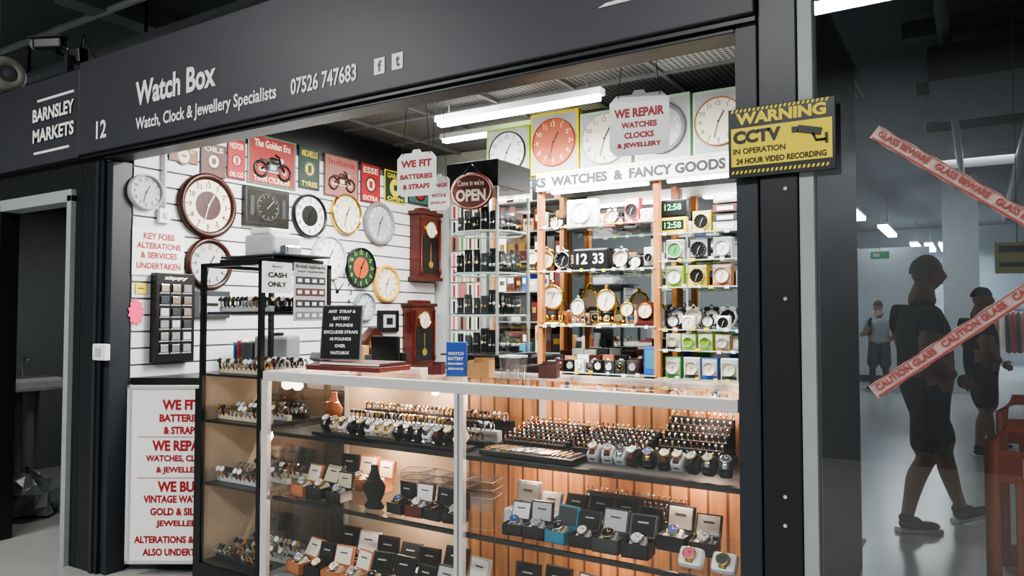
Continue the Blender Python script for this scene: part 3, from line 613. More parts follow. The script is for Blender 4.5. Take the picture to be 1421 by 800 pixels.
for i in range(4):
    x=B-.1-.125*i; q.M=at(x,.36,.64,rg.uniform(-.3,.3))
    for j in range(3):
        zz=.0+j*.035; a,b_=.06,.05
        q.add([(-a,-b_,zz),(a,-b_,zz),(a,b_,zz),(-a,b_,zz),(-a*1.15,-b_*1.15,zz+.06),(a*1.15,-b_*1.15,zz+.06),(a*1.15,b_*1.15,zz+.06),(-a*1.15,b_*1.15,zz+.06)],[(0,1,2,3),(0,1,5,4),(1,2,6,5),(2,3,7,6),(3,0,4,7)],plast)
        q.tube([(-a*1.15,-b_*1.15,zz+.06),(a*1.15,-b_*1.15,zz+.06),(a*1.15,b_*1.15,zz+.06),(-a*1.15,b_*1.15,zz+.06),(-a*1.15,-b_*1.15,zz+.06)],.002,lgrey,4)
q.M=Matrix.Identity(4); q.done()
q=Bld('necklace_bust',at(A+.54,.12,.637)); q.lathe((0,0,0),[(.05,0),(.055,.01),(.035,.03),(.055,.07),(.06,.1),(.03,.14),(.02,.17),(.02,.19)],blackfelt,16,1,.6); q.ring((0,-.015,.13),.04,.003,chrome,16,5); q.done()
q=Bld('pillow_watch_pair')
for u,m_ in ((960,gold),(1006,gold)):
    x=onY(u,778,.1)[0]; q.M=at(x,.1,.672); q.push(Matrix.Rotation(math.radians(50),4,'X')); q.box((0,0,0),(.085,.07,.045),signwhite,.018); q.push(Matrix.Translation((0,0,.034))); watch(q,.023,m_,m_,pink if u<1000 else dgrey,1.4); q.pop(); q.pop()
q.M=Matrix.Identity(4); q.done()
wl=mat('warm_bulb','#ffd0b0',.4,emit=60)
lamps=[(A+.12,.46,1.17),(A+.62,.46,1.13),(C+.2,.46,1.17),(C+.85,.46,1.17),(C+.12,.46,.88),(A+.35,.46,.88),(C+.75,.46,.88),(A+.5,.46,.585),(C+.4,.46,.585)]
for p in lamps:
    q=Bld('cabinet_spotlight',Matrix.Translation(p)); q.sph((0,0,0),.018,wl,10); q.lathe((0,0,.01),[(.022,0),(.016,.02),(.008,.035)],chrome,12); q.done()
    ld=bpy.data.lights.new('cabinet_light','POINT'); ld.energy=3.8; ld.color=(1,.70,.54); ld.shadow_soft_size=.03
    lo=bpy.data.objects.new('cabinet_light',ld); lo.location=(p[0],p[1]-.1,p[2]-.04); bpy.context.scene.collection.objects.link(lo)
# ------------------------------------------------------------------ tall glass cabinet
tx0,tx1,ty1,tz=-3.41,-2.935,.46,1.77
q=Bld('tall_glass_cabinet')
q.b2((tx0,.0,0),(tx1,ty1,.24),black,.004)
for x in (tx0+.012,tx1-.012):
    for y in (.012,ty1-.012): q.b2((x-.012,y-.012,.24),(x+.012,y+.012,tz),black)
for x in (tx0+.012,tx1-.012): q.b2((x-.012,0,tz-.02),(x+.012,ty1,tz),black)
for y in (.012,ty1-.012): q.b2((tx0,y-.012,tz-.02),(tx1,y+.012,tz),black)
q.b2((tx0-.045,.01,.0),(tx0-.001,.05,1.12),black); q.b2((tx0,.025,.24),(tx0+.01,ty1-.03,1.2),panel)
q.quad([(tx0,.006,.24),(tx1,.006,.24),(tx1,.006,tz),(tx0,.006,tz)],gl); q.quad([(tx1-.006,0,.24),(tx1-.006,ty1,.24),(tx1-.006,ty1,tz),(tx1-.006,0,tz)],gl)
for z in (.64,.96,1.20,1.52): q.b2((tx0+.02,.03,z-.012),(tx1-.02,ty1-.02,z),black)
q.done()
q=Bld('bracelet_display')
for z in (.24,.64,.96,1.20,1.52):
    for yy in (.1,.22,.34):
        zz=z+.03; q.b2((tx0+.04,yy-.015,z+.001),(tx1-.04,yy+.015,zz),rg.choice([blackfelt,beige,lgrey]),.004); x=tx0+.06
        while x<tx1-.06:
            q.M=at(x,yy,zz+.015)@Matrix.Rotation(math.pi/2,4,'Y')@Matrix.Rotation(rg.uniform(-.3,.3),4,'X'); q.ring((0,0,0),.024,.006,rg.choice([lgrey,chrome,brown,rose,black,maroon,chrome,tan]),10,5)
            q.M=at(x,yy-.02,zz+.035)@Matrix.Rotation(math.radians(55),4,'X'); q.lathe((0,0,0),[(.014,0),(.014,.006)],rg.choice([signwhite,chrome,gold,black]),10); q.M=Matrix.Identity(4); x+=.034
q.done()
q=Bld('engraving_machine',at(-3.17,.26,1.772)); q.box((0,0,.012),(.42,.34,.024),black,.006); q.box((.02,.0,.036),(.5,.3,.012),dgrey,.004); q.box((-.02,.02,.1),(.22,.2,.12),lgrey,.02); q.box((-.02,.0,.175),(.16,.14,.03),white,.01); q.box((.14,0,.07),(.06,.1,.05),chrome,.01); q.done()
def cs(name,u0,v0,u1,v1):
    X=tx1+.0; y0=onX(u0,(v0+v1)/2,X)[0]; y1=onX(u1,(v0+v1)/2,X)[0]; um=(u0+u1)/2; a=onX(um,v0,X)[1]; b_=onX(um,v1,X)[1]
    return Bld(name,fr((X+.001,(y0+y1)/2,(a+b_)/2),(1,0,0))),y1-y0,a-b_
q,w,h=cs('cash_only_notice',363,364,405,407); sign(q,w,h,[('Sorry',.15,.35,.1),('CASH',.42,.62,.17),('ONLY',.72,.62,.17)],black,signwhite,.002); q.done()
q,w,h=cs('hallmark_notice',407,366,453,446); q.box((0,0,.001),(w,h,.002),lgrey); q.text('British hallmarks',(0,h*.44,.003),w*.9,h*.06,black,.02); q.text('your guarantee',(0,h*.35,.003),w*.8,h*.05,black,.02)
for j in range(4):
    q.box((0,h*(.2-.2*j),.0025),(w*.88,h*.13,.001),[dgrey,brn_tin,dgrey,mgrey][j])
    for i in range(4): q.box((w*(-.33+.22*i),h*(.2-.2*j),.0035),(w*.12,h*.06,.001),signwhite)
q.done()
xb=onY(497,515,.28)[0]
q=Bld('leather_ledger_book',at(xb,.28,ZT+.001,.05)); q.box((0,0,.012),(.46,.24,.024),maroon,.004); q.box((.02,.01,.033),(.38,.2,.016),brn_tin,.004); q.box((.02,-.092,.033),(.37,.004,.01),cream); q.done()
xlb=onY(472,467,.26)[0]
q=Bld('letter_board',fr((xlb,.26,ZT+.045),(.35,-.93,.12)))
w,h=.215,.275; q.box((0,h/2,0),(w,h,.012),mgrey,.002); q.box((0,h/2,.007),(w*.94,h*.95,.003),black)
for i,t in enumerate(('ANY  STRAP &','BATTERY','10  POUNDS','EXCLUDES STRAPS','10 POUNDS','OVER','WATCHBOX')): q.text(t,(0,h*(.88-.125*i),.009),w*(.052*len(t)+.05),h*.058,signwhite,.03)
q.done()
x,y=onZ(634,523,ZT)
q=Bld('battery_service_sign',fr((x,y,ZT+.001),(.3,-.95,0))); q.box((0,.075,0),(.09,.15,.03),blue,.004)
for i,t in enumerate(('WATCH','BATTERY','REPLACEMENT','SERVICE')): q.text(t,(0,.1-.022*i,.017),.07,.014 if i<2 else .009,signwhite,.02)
q.ring((0,.122,.012),.02,.003,gold,16,5); q.done()
for u,v,s,m in ((668,524,.09,tan),(762,525,.075,brn_tin),(606,520,.06,maroon)):
    x,y=onZ(u,v,ZT); q=Bld('card_box',at(x,y,ZT+.001,.3)); t=.004
    q.box((0,0,t/2),(s,s,t),m)
    for c_,d_ in (((0,-s/2,s*.35),(s,t,s*.7)),((0,s/2,s*.45),(s,t,s*.9)),((s/2,0,s*.4),(t,s,s*.8)),((-s/2,0,s*.4),(t,s,s*.8))): q.box(c_,d_,m)
    q.box((0,0,s*.3),(s*.8,s*.7,s*.4),lgrey,.004); q.done()
x,y=onZ(708,527,ZT)
q=Bld('plastic_pot_stack',at(x,y,ZT+.001)); 
for i in range(4): q.lathe(((i%2)*.05-.025,(i//2)*.05,0),[(.02,0),(.024,.09)],plast,12); q.lathe(((i%2)*.05-.025,(i//2)*.05,.09),[(.026,0),(.026,.008)],signwhite,12)
q.done()
q=Bld('till_machine',at(-3.12,.85,0)); q.box((0,0,.5),(.6,.4,1.0),dgrey); q.box((0,0,1.03),(.55,.36,.06),black,.01); q.box((-.1,0,1.14),(.34,.3,.16),lgrey,.03); q.box((-.1,-.1,1.24),(.26,.12,.05),mgrey,.01,rot=Matrix.Rotation(-.4,4,'X')); q.box((.18,.05,1.28),(.2,.04,.2),black,.01)
for i in range(4):
    for j in range(3): q.box((-.2+.05*i,-.13+.03*j,1.225),(.03,.02,.01),signwhite,.002)
q.lathe((.24,-.08,1.1),[(.05,0),(.05,.12),(.04,.14)],chrome,16); q.lathe((.1,-.1,1.1),[(.035,0),(.035,.1)],lgrey,16)
q.tube([(-.25,.1,1.1),(-.27,.1,1.4),(-.15,0,1.5)],.012,black,8)
for i in range(9): q.box((-.26+.06*i,.14,1.16+.02*(i%3)),(.05,.05,.16+.05*(i%4)),[black,lgrey,blue,tan,dgrey,signwhite,redp,mgrey,black][i],.004)
q.done()
q=Bld('strap_press_machine',at(-3.86,.82,1.14,.3)); q.box((0,0,.03),(.36,.24,.06),lgrey,.01); q.box((.05,.02,.14),(.24,.16,.18),mgrey,.02); q.box((-.12,0,.12),(.08,.14,.14),dgrey,.01); q.lathe((.05,0,.23),[(.05,0),(.05,.02)],black,16)
for i in range(5): q.box((-.28+.03*i,.1,.1),(.012,.14,.17+.02*(i%3)),[teal,redp,signwhite,black,tan][i],.002)
q.done()
q=Bld('tool_drawer_cabinet',at(-3.0,2.3,0)); q.box((0,0,.6),(.6,.5,1.2),dgrey,.01)
for i in range(4):
    for j in range(3): q.box((-.19+.19*j,-.255,.3+.22*i),(.17,.02,.19),lgrey,.005); q.box((-.19+.19*j,-.272,.3+.22*i),(.05,.015,.02),black,.003)
for i in range(7): q.box((-.24+.08*i,-.1,1.2+.05+.02*(i%3)),(.06,.1,.1+.04*(i%3)),[tan,black,signwhite,redp,lgrey,maroon,teal][i],.003)
q.done()
q=Bld('watch_strap_rack')
rg2=random.Random(5)
for k in range(36):
    zz=2.45-.145*(k//4)
    xx=XL+.24+.09*(k%4); q.box((xx,YB-.03,zz),(.07,.004,.13),rg2.choice([signwhite,cream,signwhite,pink_tin])); q.box((xx,YB-.036,zz-.005),(.022,.006,.11),rg2.choice([black,maroon,pink,tan,brown,redp,green,black]),.002); q.tube([(xx,YB-.001,zz+.055),(xx,YB-.05,zz+.06)],.002,chrome,4)
q.done()
# ------------------------------------------------------------------ rotating tower
q=Bld('rotating_jewellery_tower')
a0,a1,b0,b1=-2.39,-2.06,.76,1.09
q.b2((a0,b0,ZT+.0),(a1,b1,1.29),black,.006); q.b2((a0-.02,b0-.02,1.29),(a1+.02,b1+.02,1.30),dgrey)
q.b2((a0,b0,2.17),(a1,b1,2.31),black,.004)
q.b2((-2.235,.915,1.3),(-2.215,.935,2.17),chrome)
for z in (1.50,1.72,1.94):
    cx,cy,r=(a0+a1)/2,(b0+b1)/2,.2
    pts=[(cx+r*math.cos(math.pi/8+i*math.pi/4),cy+r*math.sin(math.pi/8+i*math.pi/4)) for i in range(8)]
    q.quad([(p[0],p[1],z) for p in pts],gls)
    for i in range(8): p,p2=pts[i],pts[(i+1)%8]; q.tube([(p[0],p[1],z),(p2[0],p2[1],z)],.006,gledge,5)
for xx,yy in ((a0+.01,b0+.01),(a1-.01,b0+.01),(a1-.01,b1-.01),(a0+.01,b1-.01)): q.b2((xx-.006,yy-.006,1.3),(xx+.006,yy+.006,2.17),alu)
q.quad([(a0,b0,1.3),(a1,b0,1.3),(a1,b0,2.17),(a0,b0,2.17)],gl); q.quad([(a1,b0,1.3),(a1,b1,1.3),(a1,b1,2.17),(a1,b0,2.17)],gl)
q.done()
q=Bld('tower_pedestal'); q.b2((a0-.05,b0-.06,0),(a1+.05,b1+.05,ZT-.002),black,.006); q.b2((a0-.04,b0-.065,.1),(a1+.04,b0-.06,ZT-.1),dgrey); q.done()
q=Bld('earring_stand_set')
for z in (1.302,1.506,1.726,1.946):
    for i in range(5):
        for (px,py,yw) in ((a0+.055+.052*i,b0+.05,0),(a1-.05,b0+.07+.052*i,math.pi/2),(a0+.055+.052*i,b0+.13,0)):
            hh=rg.uniform(.08,.135); q.M=at(px,py,z,yw+rg.uniform(-.25,.25)); q.box((0,0,.004),(.044,.034,.008),black,.002); q.box((0,.006,hh/2),(.044,.008,hh),rg.choice([blackfelt,blackfelt,blackfelt,dgrey]),.003)
            for j in range(2): q.tube([(-.01+.02*j,-.0,hh*.85),(-.01+.02*j,-.002,hh*.5)],.0015,chrome,4); q.sph((-.01+.02*j,-.003,hh*.45),.0085,rg.choice([chrome,chrome,signwhite,gold]),6)
q.M=Matrix.Identity(4); q.done()
x,z=onY(656,266,b0-.05)
q=Bld('open_sign',fr((x,b0-.06,z),(.2,-.98,0))); q.lathe((0,0,0),[(.12,-.006),(.12,.004),(.11,.008)],maroon,36,1,.8); q.lathe((0,0,0),[(.114,.009),(.109,.011),(.104,.009)],rose,36,1,.8,cap=False)
q.text("Come in we're",(0,.042,.012),.145,.03,cream,.015); q.text('OPEN',(0,-.022,.012),.165,.062,cream,.04); q.tube([(-.05,.09,0),(0,.14,0),(.05,.09,0)],.002,black,5); q.done()
def hang(u0,v0,u1,v1,y,rows,ztop):
    x0,_=onY(u0,(v0+v1)/2,y); x1,_=onY(u1,(v0+v1)/2,y); um=(u0+u1)/2; a=onY(um,v0,y)[1]; b_=onY(um,v1,y)[1]; w,h=x1-x0,a-b_
    q=Bld('hanging_price_sign',fr(((x0+x1)/2,y,(a+b_)/2),(.15,-1,0))); c=.12*w
    q.poly([(-w/2,-h/2+c),(-w/2+c,-h/2),(w/2-c,-h/2),(w/2,-h/2+c),(w/2,h/2-c),(w/2-c,h/2),(w*.12,h/2),(w*.08,h/2+.015),(-w*.08,h/2+.015),(-w*.12,h/2),(-w/2+c,h/2),(-w/2,h/2-c)],-.004,0,signwhite)
    for t,cy,ww,hh in rows: q.text(t,(0,h*(.5-cy),.0012),w*ww,h*hh,red,.045)
    for sx in (-1,1): q.tube([(sx*w*.35,h/2-.01,.001),(sx*w*.05,ztop-(a+b_)/2,.001)],.0018,dgrey,5)
    q.done()
hang(554,212,602,272,.2,[('WE FIT',.25,.8,.17),('BATTERIES',.55,.84,.12),('& STRAPS',.78,.7,.12)],2.97)
hang(848,130,927,215,.2,[('WE REPAIR',.3,.84,.15),('WATCHES',.5,.6,.1),('CLOCKS',.67,.5,.1),('& JEWELLERY',.84,.74,.1)],2.97)
hang(596,246,622,292,.6,[('RINGS',.25,.8,.12),('WATCH &',.55,.7,.12),('JEWELLERY',.78,.8,.1)],2.97)
# ------------------------------------------------------------------ ceiling lights (shop)
tub=mat('tube_diffuser','#ffffff',.4,emit=16)
def batten(x0,x1,y,z,power,name='ceiling_tube_light',zc=ZC):
    q=Bld(name); q.b2((x0,y-.035,z+.03),(x1,y+.035,z+.07),white,.005); q.b2((x0+.02,y-.028,z),(x1-.02,y+.028,z+.03),tub,.01)
    for xx in (x0+.1,x1-.1): q.b2((xx-.004,y-.004,z+.07),(xx+.004,y+.004,zc),mgrey)
    q.done()
    ld=bpy.data.lights.new('tube_area','AREA'); ld.shape='RECTANGLE'; ld.size=x1-x0-.05; ld.size_y=.07; ld.energy=power; ld.color=(1,.99,.97)
    o=bpy.data.objects.new('tube_area',ld); o.location=((x0+x1)/2,y,z-.006); bpy.context.scene.collection.objects.link(o)
batten(-2.96,-1.77,1.41,2.73,84)
batten(-3.7,-2.6,1.0,2.88,60)
batten(-1.75,-.85,1.0,2.86,40)
batten(-3.6,-2.7,2.3,2.88,32)
q=Bld('shelf_strip_light'); q.b2((-1.62,YS+.03,2.335),(-.75,YS+.06,2.352),tub); q.b2((-2.45,YS+.03,2.335),(-1.75,YS+.06,2.352),tub); q.done()
for xx,s in ((-1.18,.85),(-2.1,.7)):
    ld=bpy.data.lights.new('strip_area','AREA'); ld.shape='RECTANGLE'; ld.size=s; ld.size_y=.03; ld.energy=10; o=bpy.data.objects.new('strip_area',ld); o.location=(xx,YS+.05,2.33); bpy.context.scene.collection.objects.link(o)
# ------------------------------------------------------------------ CCTV warning sign
x0,_=onY(1011,200,-.05); x1,_=onY(1160,190,-.05); zt_=onY(1085,143,-.05)[1]; zb_=onY(1085,242,-.05)[1]
w,h=x1-x0,zt_-zb_; q=Bld('cctv_warning_sign',fr(((x0+x1)/2,-.05,(zt_+zb_)/2)))
q.box((0,0,0),(w,h,.006),black,.002); Y=yellow
q.box((0,-h*.06,.0035),(w*.94,h*.55,.001),Y); q.text('WARNING',(0,h*.345,.0045),w*.84,h*.17,Y,.045)
q.text('CCTV',(-w*.22,h*.08,.005),w*.46,h*.19,black,.06); q.text('IN OPERATION',(-w*.2,-h*.12,.005),w*.5,h*.085,black,.03); q.text('24 HOUR VIDEO RECORDING',(0,-h*.265,.005),w*.84,h*.085,black,.04)
for i in range(22):
    xx=-w*.47+i*w*.042; 
    for s,zz in ((1,h*.465),(-1,-h*.42)): q.add([(xx,zz-h*.022,.0045),(xx+w*.02,zz-h*.022,.0045),(xx+w*.032,zz+h*.022,.0045),(xx+w*.012,zz+h*.022,.0045)],[(0,1,2,3)],Y)
q.box((w*.27,h*.07,.006),(w*.22,h*.1,.003),black,.001,rot=Matrix.Rotation(-.25,4,'Z')); q.box((w*.14,h*.1,.006),(w*.06,h*.08,.003),black); q.tube([(w*.3,h*.02,.006),(w*.33,-h*.08,.006),(w*.42,-h*.08,.006)],.004,black,5); q.box((w*.42,-h*.06,.006),(.008,h*.14,.003),black)
q.done()
tape=mat('barrier_tape','#b59c97',.4,var=.35,scale=30); tred=mat('tape_red','#a04640',.5)
def tp(u1,v1,u2,v2,txt):
    a=Vector((onY(u1,v1,-.006)[0],0,onY(u1,v1,-.006)[1])); b_=Vector((onY(u2,v2,-.006)[0],0,onY(u2,v2,-.006)[1])); d=b_-a; L=d.length; an=math.atan2(d.z,d.x); c=(a+b_)/2
    q=Bld('barrier_tape',fr((c.x,-.006,c.z))@Matrix.Rotation(an,4,'Z')); hw=.021; n=24
    vs=[];fs=[]
    for i in range(n+1): 
        xx=-L/2+L*i/n; wob=.0015*math.sin(i*1.7); vs+=[(xx,-hw+wob,wob),(xx,hw+wob,-wob)]
    for i in range(n): fs.append((2*i,2*i+2,2*i+3,2*i+1))
    q.add(vs,fs,tape); q.text(txt,(0,.004,.004),L*.95,.019,tred,.03)
    q.box((0,.0185,.003),(L*.98,.002,.001),tred); q.box((0,-.0165,.003),(L*.98,.005,.001),tred); q.done()
tp(1213,183,1470,330,'GLASS BEWARE   GLASS BEWARE   GLASS BEWARE'); tp(1212,545,1470,375,'CAUTION GLASS   CAUTION GLASS   CAUTION')
# ------------------------------------------------------------------ hall items set behind the window to imitate its reflection
for u,v in ((1183,297),(1232,323),(1272,345),(1300,359),(1340,377),(1190,352),(1310,345),(1345,395)):
    x,y=onZ(u,v,3.4)
    if y>22: y=22; 
    q=Bld('hall_tube_light'); q.b2((x-.09,y-1.2,3.4),(x+.09,y+1.2,3.46),mat('hall_tube','#eaf2ff',.4,emit=22)); q.b2((x-.1,y-1.22,3.46),(x+.1,y+1.22,3.5),white); q.b2((x-.01,y-.01,3.5),(x+.01,y+.01,4.2),mgrey); q.done()
pale=mat('hall_pale_column','#bfc4c6',.6)
for x,y in ((-.2,14.5),(3.5,15),(1.6,20),(6,12)): simple('column',(x-.3,y-.3,0),(x+.3,y+.3,4.2),pale)
q=Bld('ceiling_services')
for i,(x,m_) in enumerate(((-.2,mgrey),(.6,dgrey),(1.6,lgrey),(2.9,dgrey))): q.tube([(x,.8,3.95-.05*i),(x+.1,20,3.95-.05*i)],.05+.03*(i%2),m_,10)
for y in (1.6,3.2,5,7,9,12): q.b2((-.5,y-.06,3.95),(8,y+.06,4.1),dgrey)
q.b2((.9,2.2,3.5),(2.6,4.2,3.56),mgrey); q.b2((.9,2.2,3.56),(.95,4.2,4.0),dgrey); q.b2((-.3,4.8,3.5),(.6,6.4,3.8),dgrey)
q.done()
q=Bld('shop_partition'); q.b2((2.9,6.0,0),(3.0,12,2.4),wallg); q.b2((2.85,6.0,2.4),(3.05,12,2.5),frame_m); q.done()
q=Bld('hall_hoarding'); q.b2((-3.5,16,0),(-.8,16.1,3),pale); q.b2((-3.5,15.97,0),(-.8,16,.15),dgrey); q.done()
q=Bld('exit_sign',at(onZ(1258,375,2.6)[0],12,2.55)); q.box((0,0,0),(.3,.04,.13),mat('exit_green','#3f8e6c',.5,emit=.3),.01); q.box((0,0,.5),(.01,.01,.9),mgrey); q.box((-.05,-.022,0),(.1,.003,.06),signwhite); q.done()
def rail(x,y,yaw,k):
    q=Bld('market_stall_rail',at(x,y,0,yaw)); q.tube([(-.8,0,0),(-.8,0,1.6),(.8,0,1.6),(.8,0,0)],.02,chrome,8)
    for i in range(14):
        m_=[pink_tin,dgrey,lgrey,redp,tan,brn_tin,white][(i*k)%7]; xx=-.7+.1*i
        q.add([(xx,-.2,1.5),(xx+.02,0,1.58),(xx,.2,1.5),(xx,-.25,.7),(xx+.03,0,.66),(xx,.25,.7)],[(0,1,4,3),(1,2,5,4)],m_)
    q.done()
rail(2.3,9.5,0,1); rail(2.2,12.5,0,3); rail(.9,17,.2,2)
# ------------------------------------------------------------------ people, placed behind the pane to imitate its reflection
def person(name,M,J,E,mats,hair,bald=False,handsJ=(),shoesJ=()):
    me=bpy.data.meshes.new('t'); names=list(J); idx={n:i for i,n in enumerate(names)}
    me.from_pydata([J[n][0] for n in names],[(idx[a],idx[b_]) for a,b_,_ in E],[]); ob=bpy.data.objects.new('t',me); bpy.context.scene.collection.objects.link(ob)
    md=ob.modifiers.new('s','SKIN'); sv=me.skin_vertices[0].data
    for n in names: r=J[n][1]; sv[idx[n]].radius=(r if isinstance(r,tuple) else (r,r)); sv[idx[n]].use_root=(n=='pelvis')
    md.branch_smoothing=.6; ob.modifiers.new('u','SUBSURF').levels=2
    dg=bpy.context.evaluated_depsgraph_get(); e=ob.evaluated_get(dg); m2=e.to_mesh()
    q=Bld(name,M); vs=[v.co.copy() for v in m2.vertices]; groups={}
    segs=[(Vector(J[a][0]),Vector(J[b_][0]),k) for a,b_,k in E]
    for p in m2.polygons:
        c=p.center; best=None
        for a,b_,k in segs:
            d=b_-a; t=max(0,min(1,(c-a).dot(d)/max(1e-9,d.length_squared))); dist=(c-(a+d*t)).length
            if best is None or dist<best[0]: best=(dist,k)
        groups.setdefault(best[1],[]).append(tuple(p.vertices))
    for k,fs in groups.items():
        used={}; nv=[]; nf=[]
        for f in fs:
            g=[]
            for i in f:
                if i not in used: used[i]=len(nv); nv.append(tuple(vs[i]))
                g.append(used[i])
            nf.append(tuple(g))
        q.add(nv,nf,mats[k],True)
    e.to_mesh_clear(); bpy.data.objects.remove(ob)
    hc=Vector(J['head'][0]); skin=mats['skin']; n=24; m_=16; vs=[];fs=[]
    H=.135
    for j in range(m_+1):
        ph=math.pi*j/m_
        for i in range(n):
            th=2*math.pi*i/n; x=math.sin(ph)*math.cos(th); y=math.sin(ph)*math.sin(th); z=-math.cos(ph)
            wx=.115*(1 if z>-.2 else 1+.35*(z+.2)); wy=.088*(1 if z>-.1 else 1+.45*(z+.1))
            px=x*wx+(.012 if z<0 else 0); py=y*wy; pz=z*H
            if x>.7 and abs(y)<.3 and -.45<z<.15: px+=.026*(1-abs(y)/.3)*(1-abs(z+.2)/.4)
            if x>.7 and abs(y)<.45 and -.72<z<-.5: px+=.006
            if x>.5 and .08<z<.3 and .15<abs(y)<.6: px-=.007
            vs.append((hc.x+px,hc.y+py,hc.z+pz))
    for j in range(m_):
        for i in range(n): fs.append((j*n+i,j*n+(i+1)%n,(j+1)*n+(i+1)%n,(j+1)*n+i))
    q.add(vs,fs,skin,True)
    for s in (-1,1):
        q.sph((hc.x+.094,hc.y+s*.032,hc.z+.018),.011,mats['eye'],8); q.sph((hc.x-.005,hc.y+s*.088,hc.z-.01),.032,skin,10,(.7,.3,1.1))
    q.sph((hc.x+.102,hc.y,hc.z-.072),.02,mats['lip'],8,(.5,1.1,.3))
    vs2=[];fs2=[];k0=9 if not bald else 8; k1=m_ if not bald else 12
    for j in range(k0,k1+1):
        ph=math.pi*j/m_
        for i in range(n):
            th=2*math.pi*i/n; z=-math.cos(ph); sc=1.07 if not bald else 1.03
            cx=math.cos(th); x=math.sin(ph)*(min(cx,.35) if bald else cx)*.115*sc-(.012 if not bald else .002)
            vs2.append((hc.x+x,hc.y+math.sin(ph)*math.sin(th)*.088*sc,hc.z+z*H*(1.06 if not bald else 1.0)+ (0 if x<.04 else .012)))
    for j in range(k1-k0):
        for i in range(n): fs2.append((j*n+i,j*n+(i+1)%n,(j+1)*n+(i+1)%n,(j+1)*n+i))
    q.add(vs2,fs2,hair,True)
    for (w,d) in handsJ:
        w=Vector(w); d=Vector(d).normalized(); side=d.cross(Vector((0,1,0))).normalized()
        q.push(Matrix.Translation(w)); 
        q.sph(tuple(d*.05),.045,skin,10,(.8,.45,1.0))
        for f in range(4):
            o=side*(.026-.0175*f); L=[.07,.08,.075,.058][f]; q.tube([o+d*.07,o+d*(.07+L*.5)+Vector((.004,0,0)),o+d*(.07+L)+Vector((-.01,0,0))],.0085,skin,7)
        q.tube([side*.03+d*.03,side*.055+d*.06,side*.055+d*.09],.01,skin,7); q.pop()
    for (p,a) in shoesJ:
        q.push(Matrix.Translation(p)@Matrix.Rotation(math.radians(-a),4,'Y'))
        q.box((.085,0,.014),(.3,.1,.028),mats['sole'],.012)
        q.sph((.03,0,.062),.062,mats['shoe'],14,(1.35,.82,.85)); q.sph((.13,0,.042),.055,mats['shoe'],14,(1.85,.88,.62)); q.sph((.0,0,.1),.052,mats['shoe'],12,(1,.85,.8)); q.pop()
    return q.done()
def walker(name,M,stride=1,top='#22252a',short=True,bottom='#1d1e20',skin='#9a7a68',hair='#6a6662',bald=False,shoe='#18191b',tag='a'):
    mats=dict(shirt=mat('shirt_'+tag,top,.85),trous=mat('trousers_'+tag,bottom,.85),skin=mat('skin_'+tag,skin,.6),shoe=mat('shoe_'+tag,shoe,.6),sole=lgrey,eye=mat('eye','#15110f',.3),lip=mat('lip_'+tag,'#7d4f45',.5))
    mats['leg']=mats['skin'] if short else mats['trous']; s=stride
    J={'pelvis':((-.02,0,1.0),(.18,.2)),'waist':((.0,0,1.17),(.21,.2)),'chest':((-.04,0,1.4),(.2,.22)),'neck0':((-.03,0,1.59),(.12,.14)),'neck':((-.015,0,1.67),.078),'head':((.015,0,1.80),.06),
     'sl':((-.04,-.2,1.53),.1),'ul':((-.1,-.26,1.38),.085),'el':((-.15,-.29,1.23),.066),'wl':((.06,-.25,1.08),.036),
     'sr':((-.04,.2,1.53),.1),'ur':((-.03,.25,1.38),.08),'er':((.0,.28,1.24),.066),'wr':((.2,.24,1.2),.036),
     'hl':((-.03,-.11,.92),.14),'kl0':((-.05*s,-.11,.66),.13),'kl1':((-.06*s,-.11,.56),.125),'kl':((-.07*s,-.11,.51),.064),'cl':((-.15*s,-.11,.38),.07),'ml':((-.19*s,-.11,.22),.05),'al':((-.22*s,-.11,.09),.042),
     'hr':((.0,.11,.92),.14),'kr0':((.11*s,.11,.68),.13),'kr1':((.15*s,.11,.58),.125),'kr':((.17*s,.11,.52),.064),'cr':((.2*s,.11,.38),.07),'mr':((.25*s,.11,.22),.05),'ar':((.3*s,.11,.1),.042)}
    E=[('pelvis','waist','shirt'),('waist','chest','shirt'),('chest','neck0','shirt'),('neck0','neck','skin'),('neck','head','skin'),
     ('chest','sl','shirt'),('sl','ul','shirt'),('ul','el','skin'),('el','wl','skin'),('chest','sr','shirt'),('sr','ur','shirt'),('ur','er','skin'),('er','wr','skin'),
     ('pelvis','hl','trous'),('hl','kl0','trous'),('kl0','kl1','trous'),('kl1','kl','leg'),('kl','cl','leg'),('cl','ml','leg'),('ml','al','leg'),
     ('pelvis','hr','trous'),('hr','kr0','trous'),('kr0','kr1','trous'),('kr1','kr','leg'),('kr','cr','leg'),('cr','mr','leg'),('mr','ar','leg')]
    return person(name,M,J,E,mats,mat('hair_'+tag,hair,.9),bald=bald,handsJ=(((.06,-.25,1.08),(.75,0,-.5)),((.2,.24,1.2),(1,0,.05))),shoesJ=(((-.22*s,-.11,0),0),((.3*s,.11,.012),14*s)))
x,y=onZ(1290,733,0); walker('walking_man',at(x,y,0,YAW),1,'#131519',bald=True,bottom='#101113',skin='#86614f',hair='#6b6662',shoe='#0f1012',tag='a')
x,y=onZ(1366,632,0); walker('walking_shopper',at(x,y,0,YAW)@Matrix.Scale(.93,4),.6,'#1c1e22',True,'#141517',skin='#80604f',hair='#2a2522',tag='b')
x,y=onZ(1221,545,0); walker('distant_shopper',at(x,y,0,YAW+math.pi/2)@Matrix.Scale(.92,4),.4,'#8d9498',False,'#3a3d42',hair='#3a3028',tag='c')
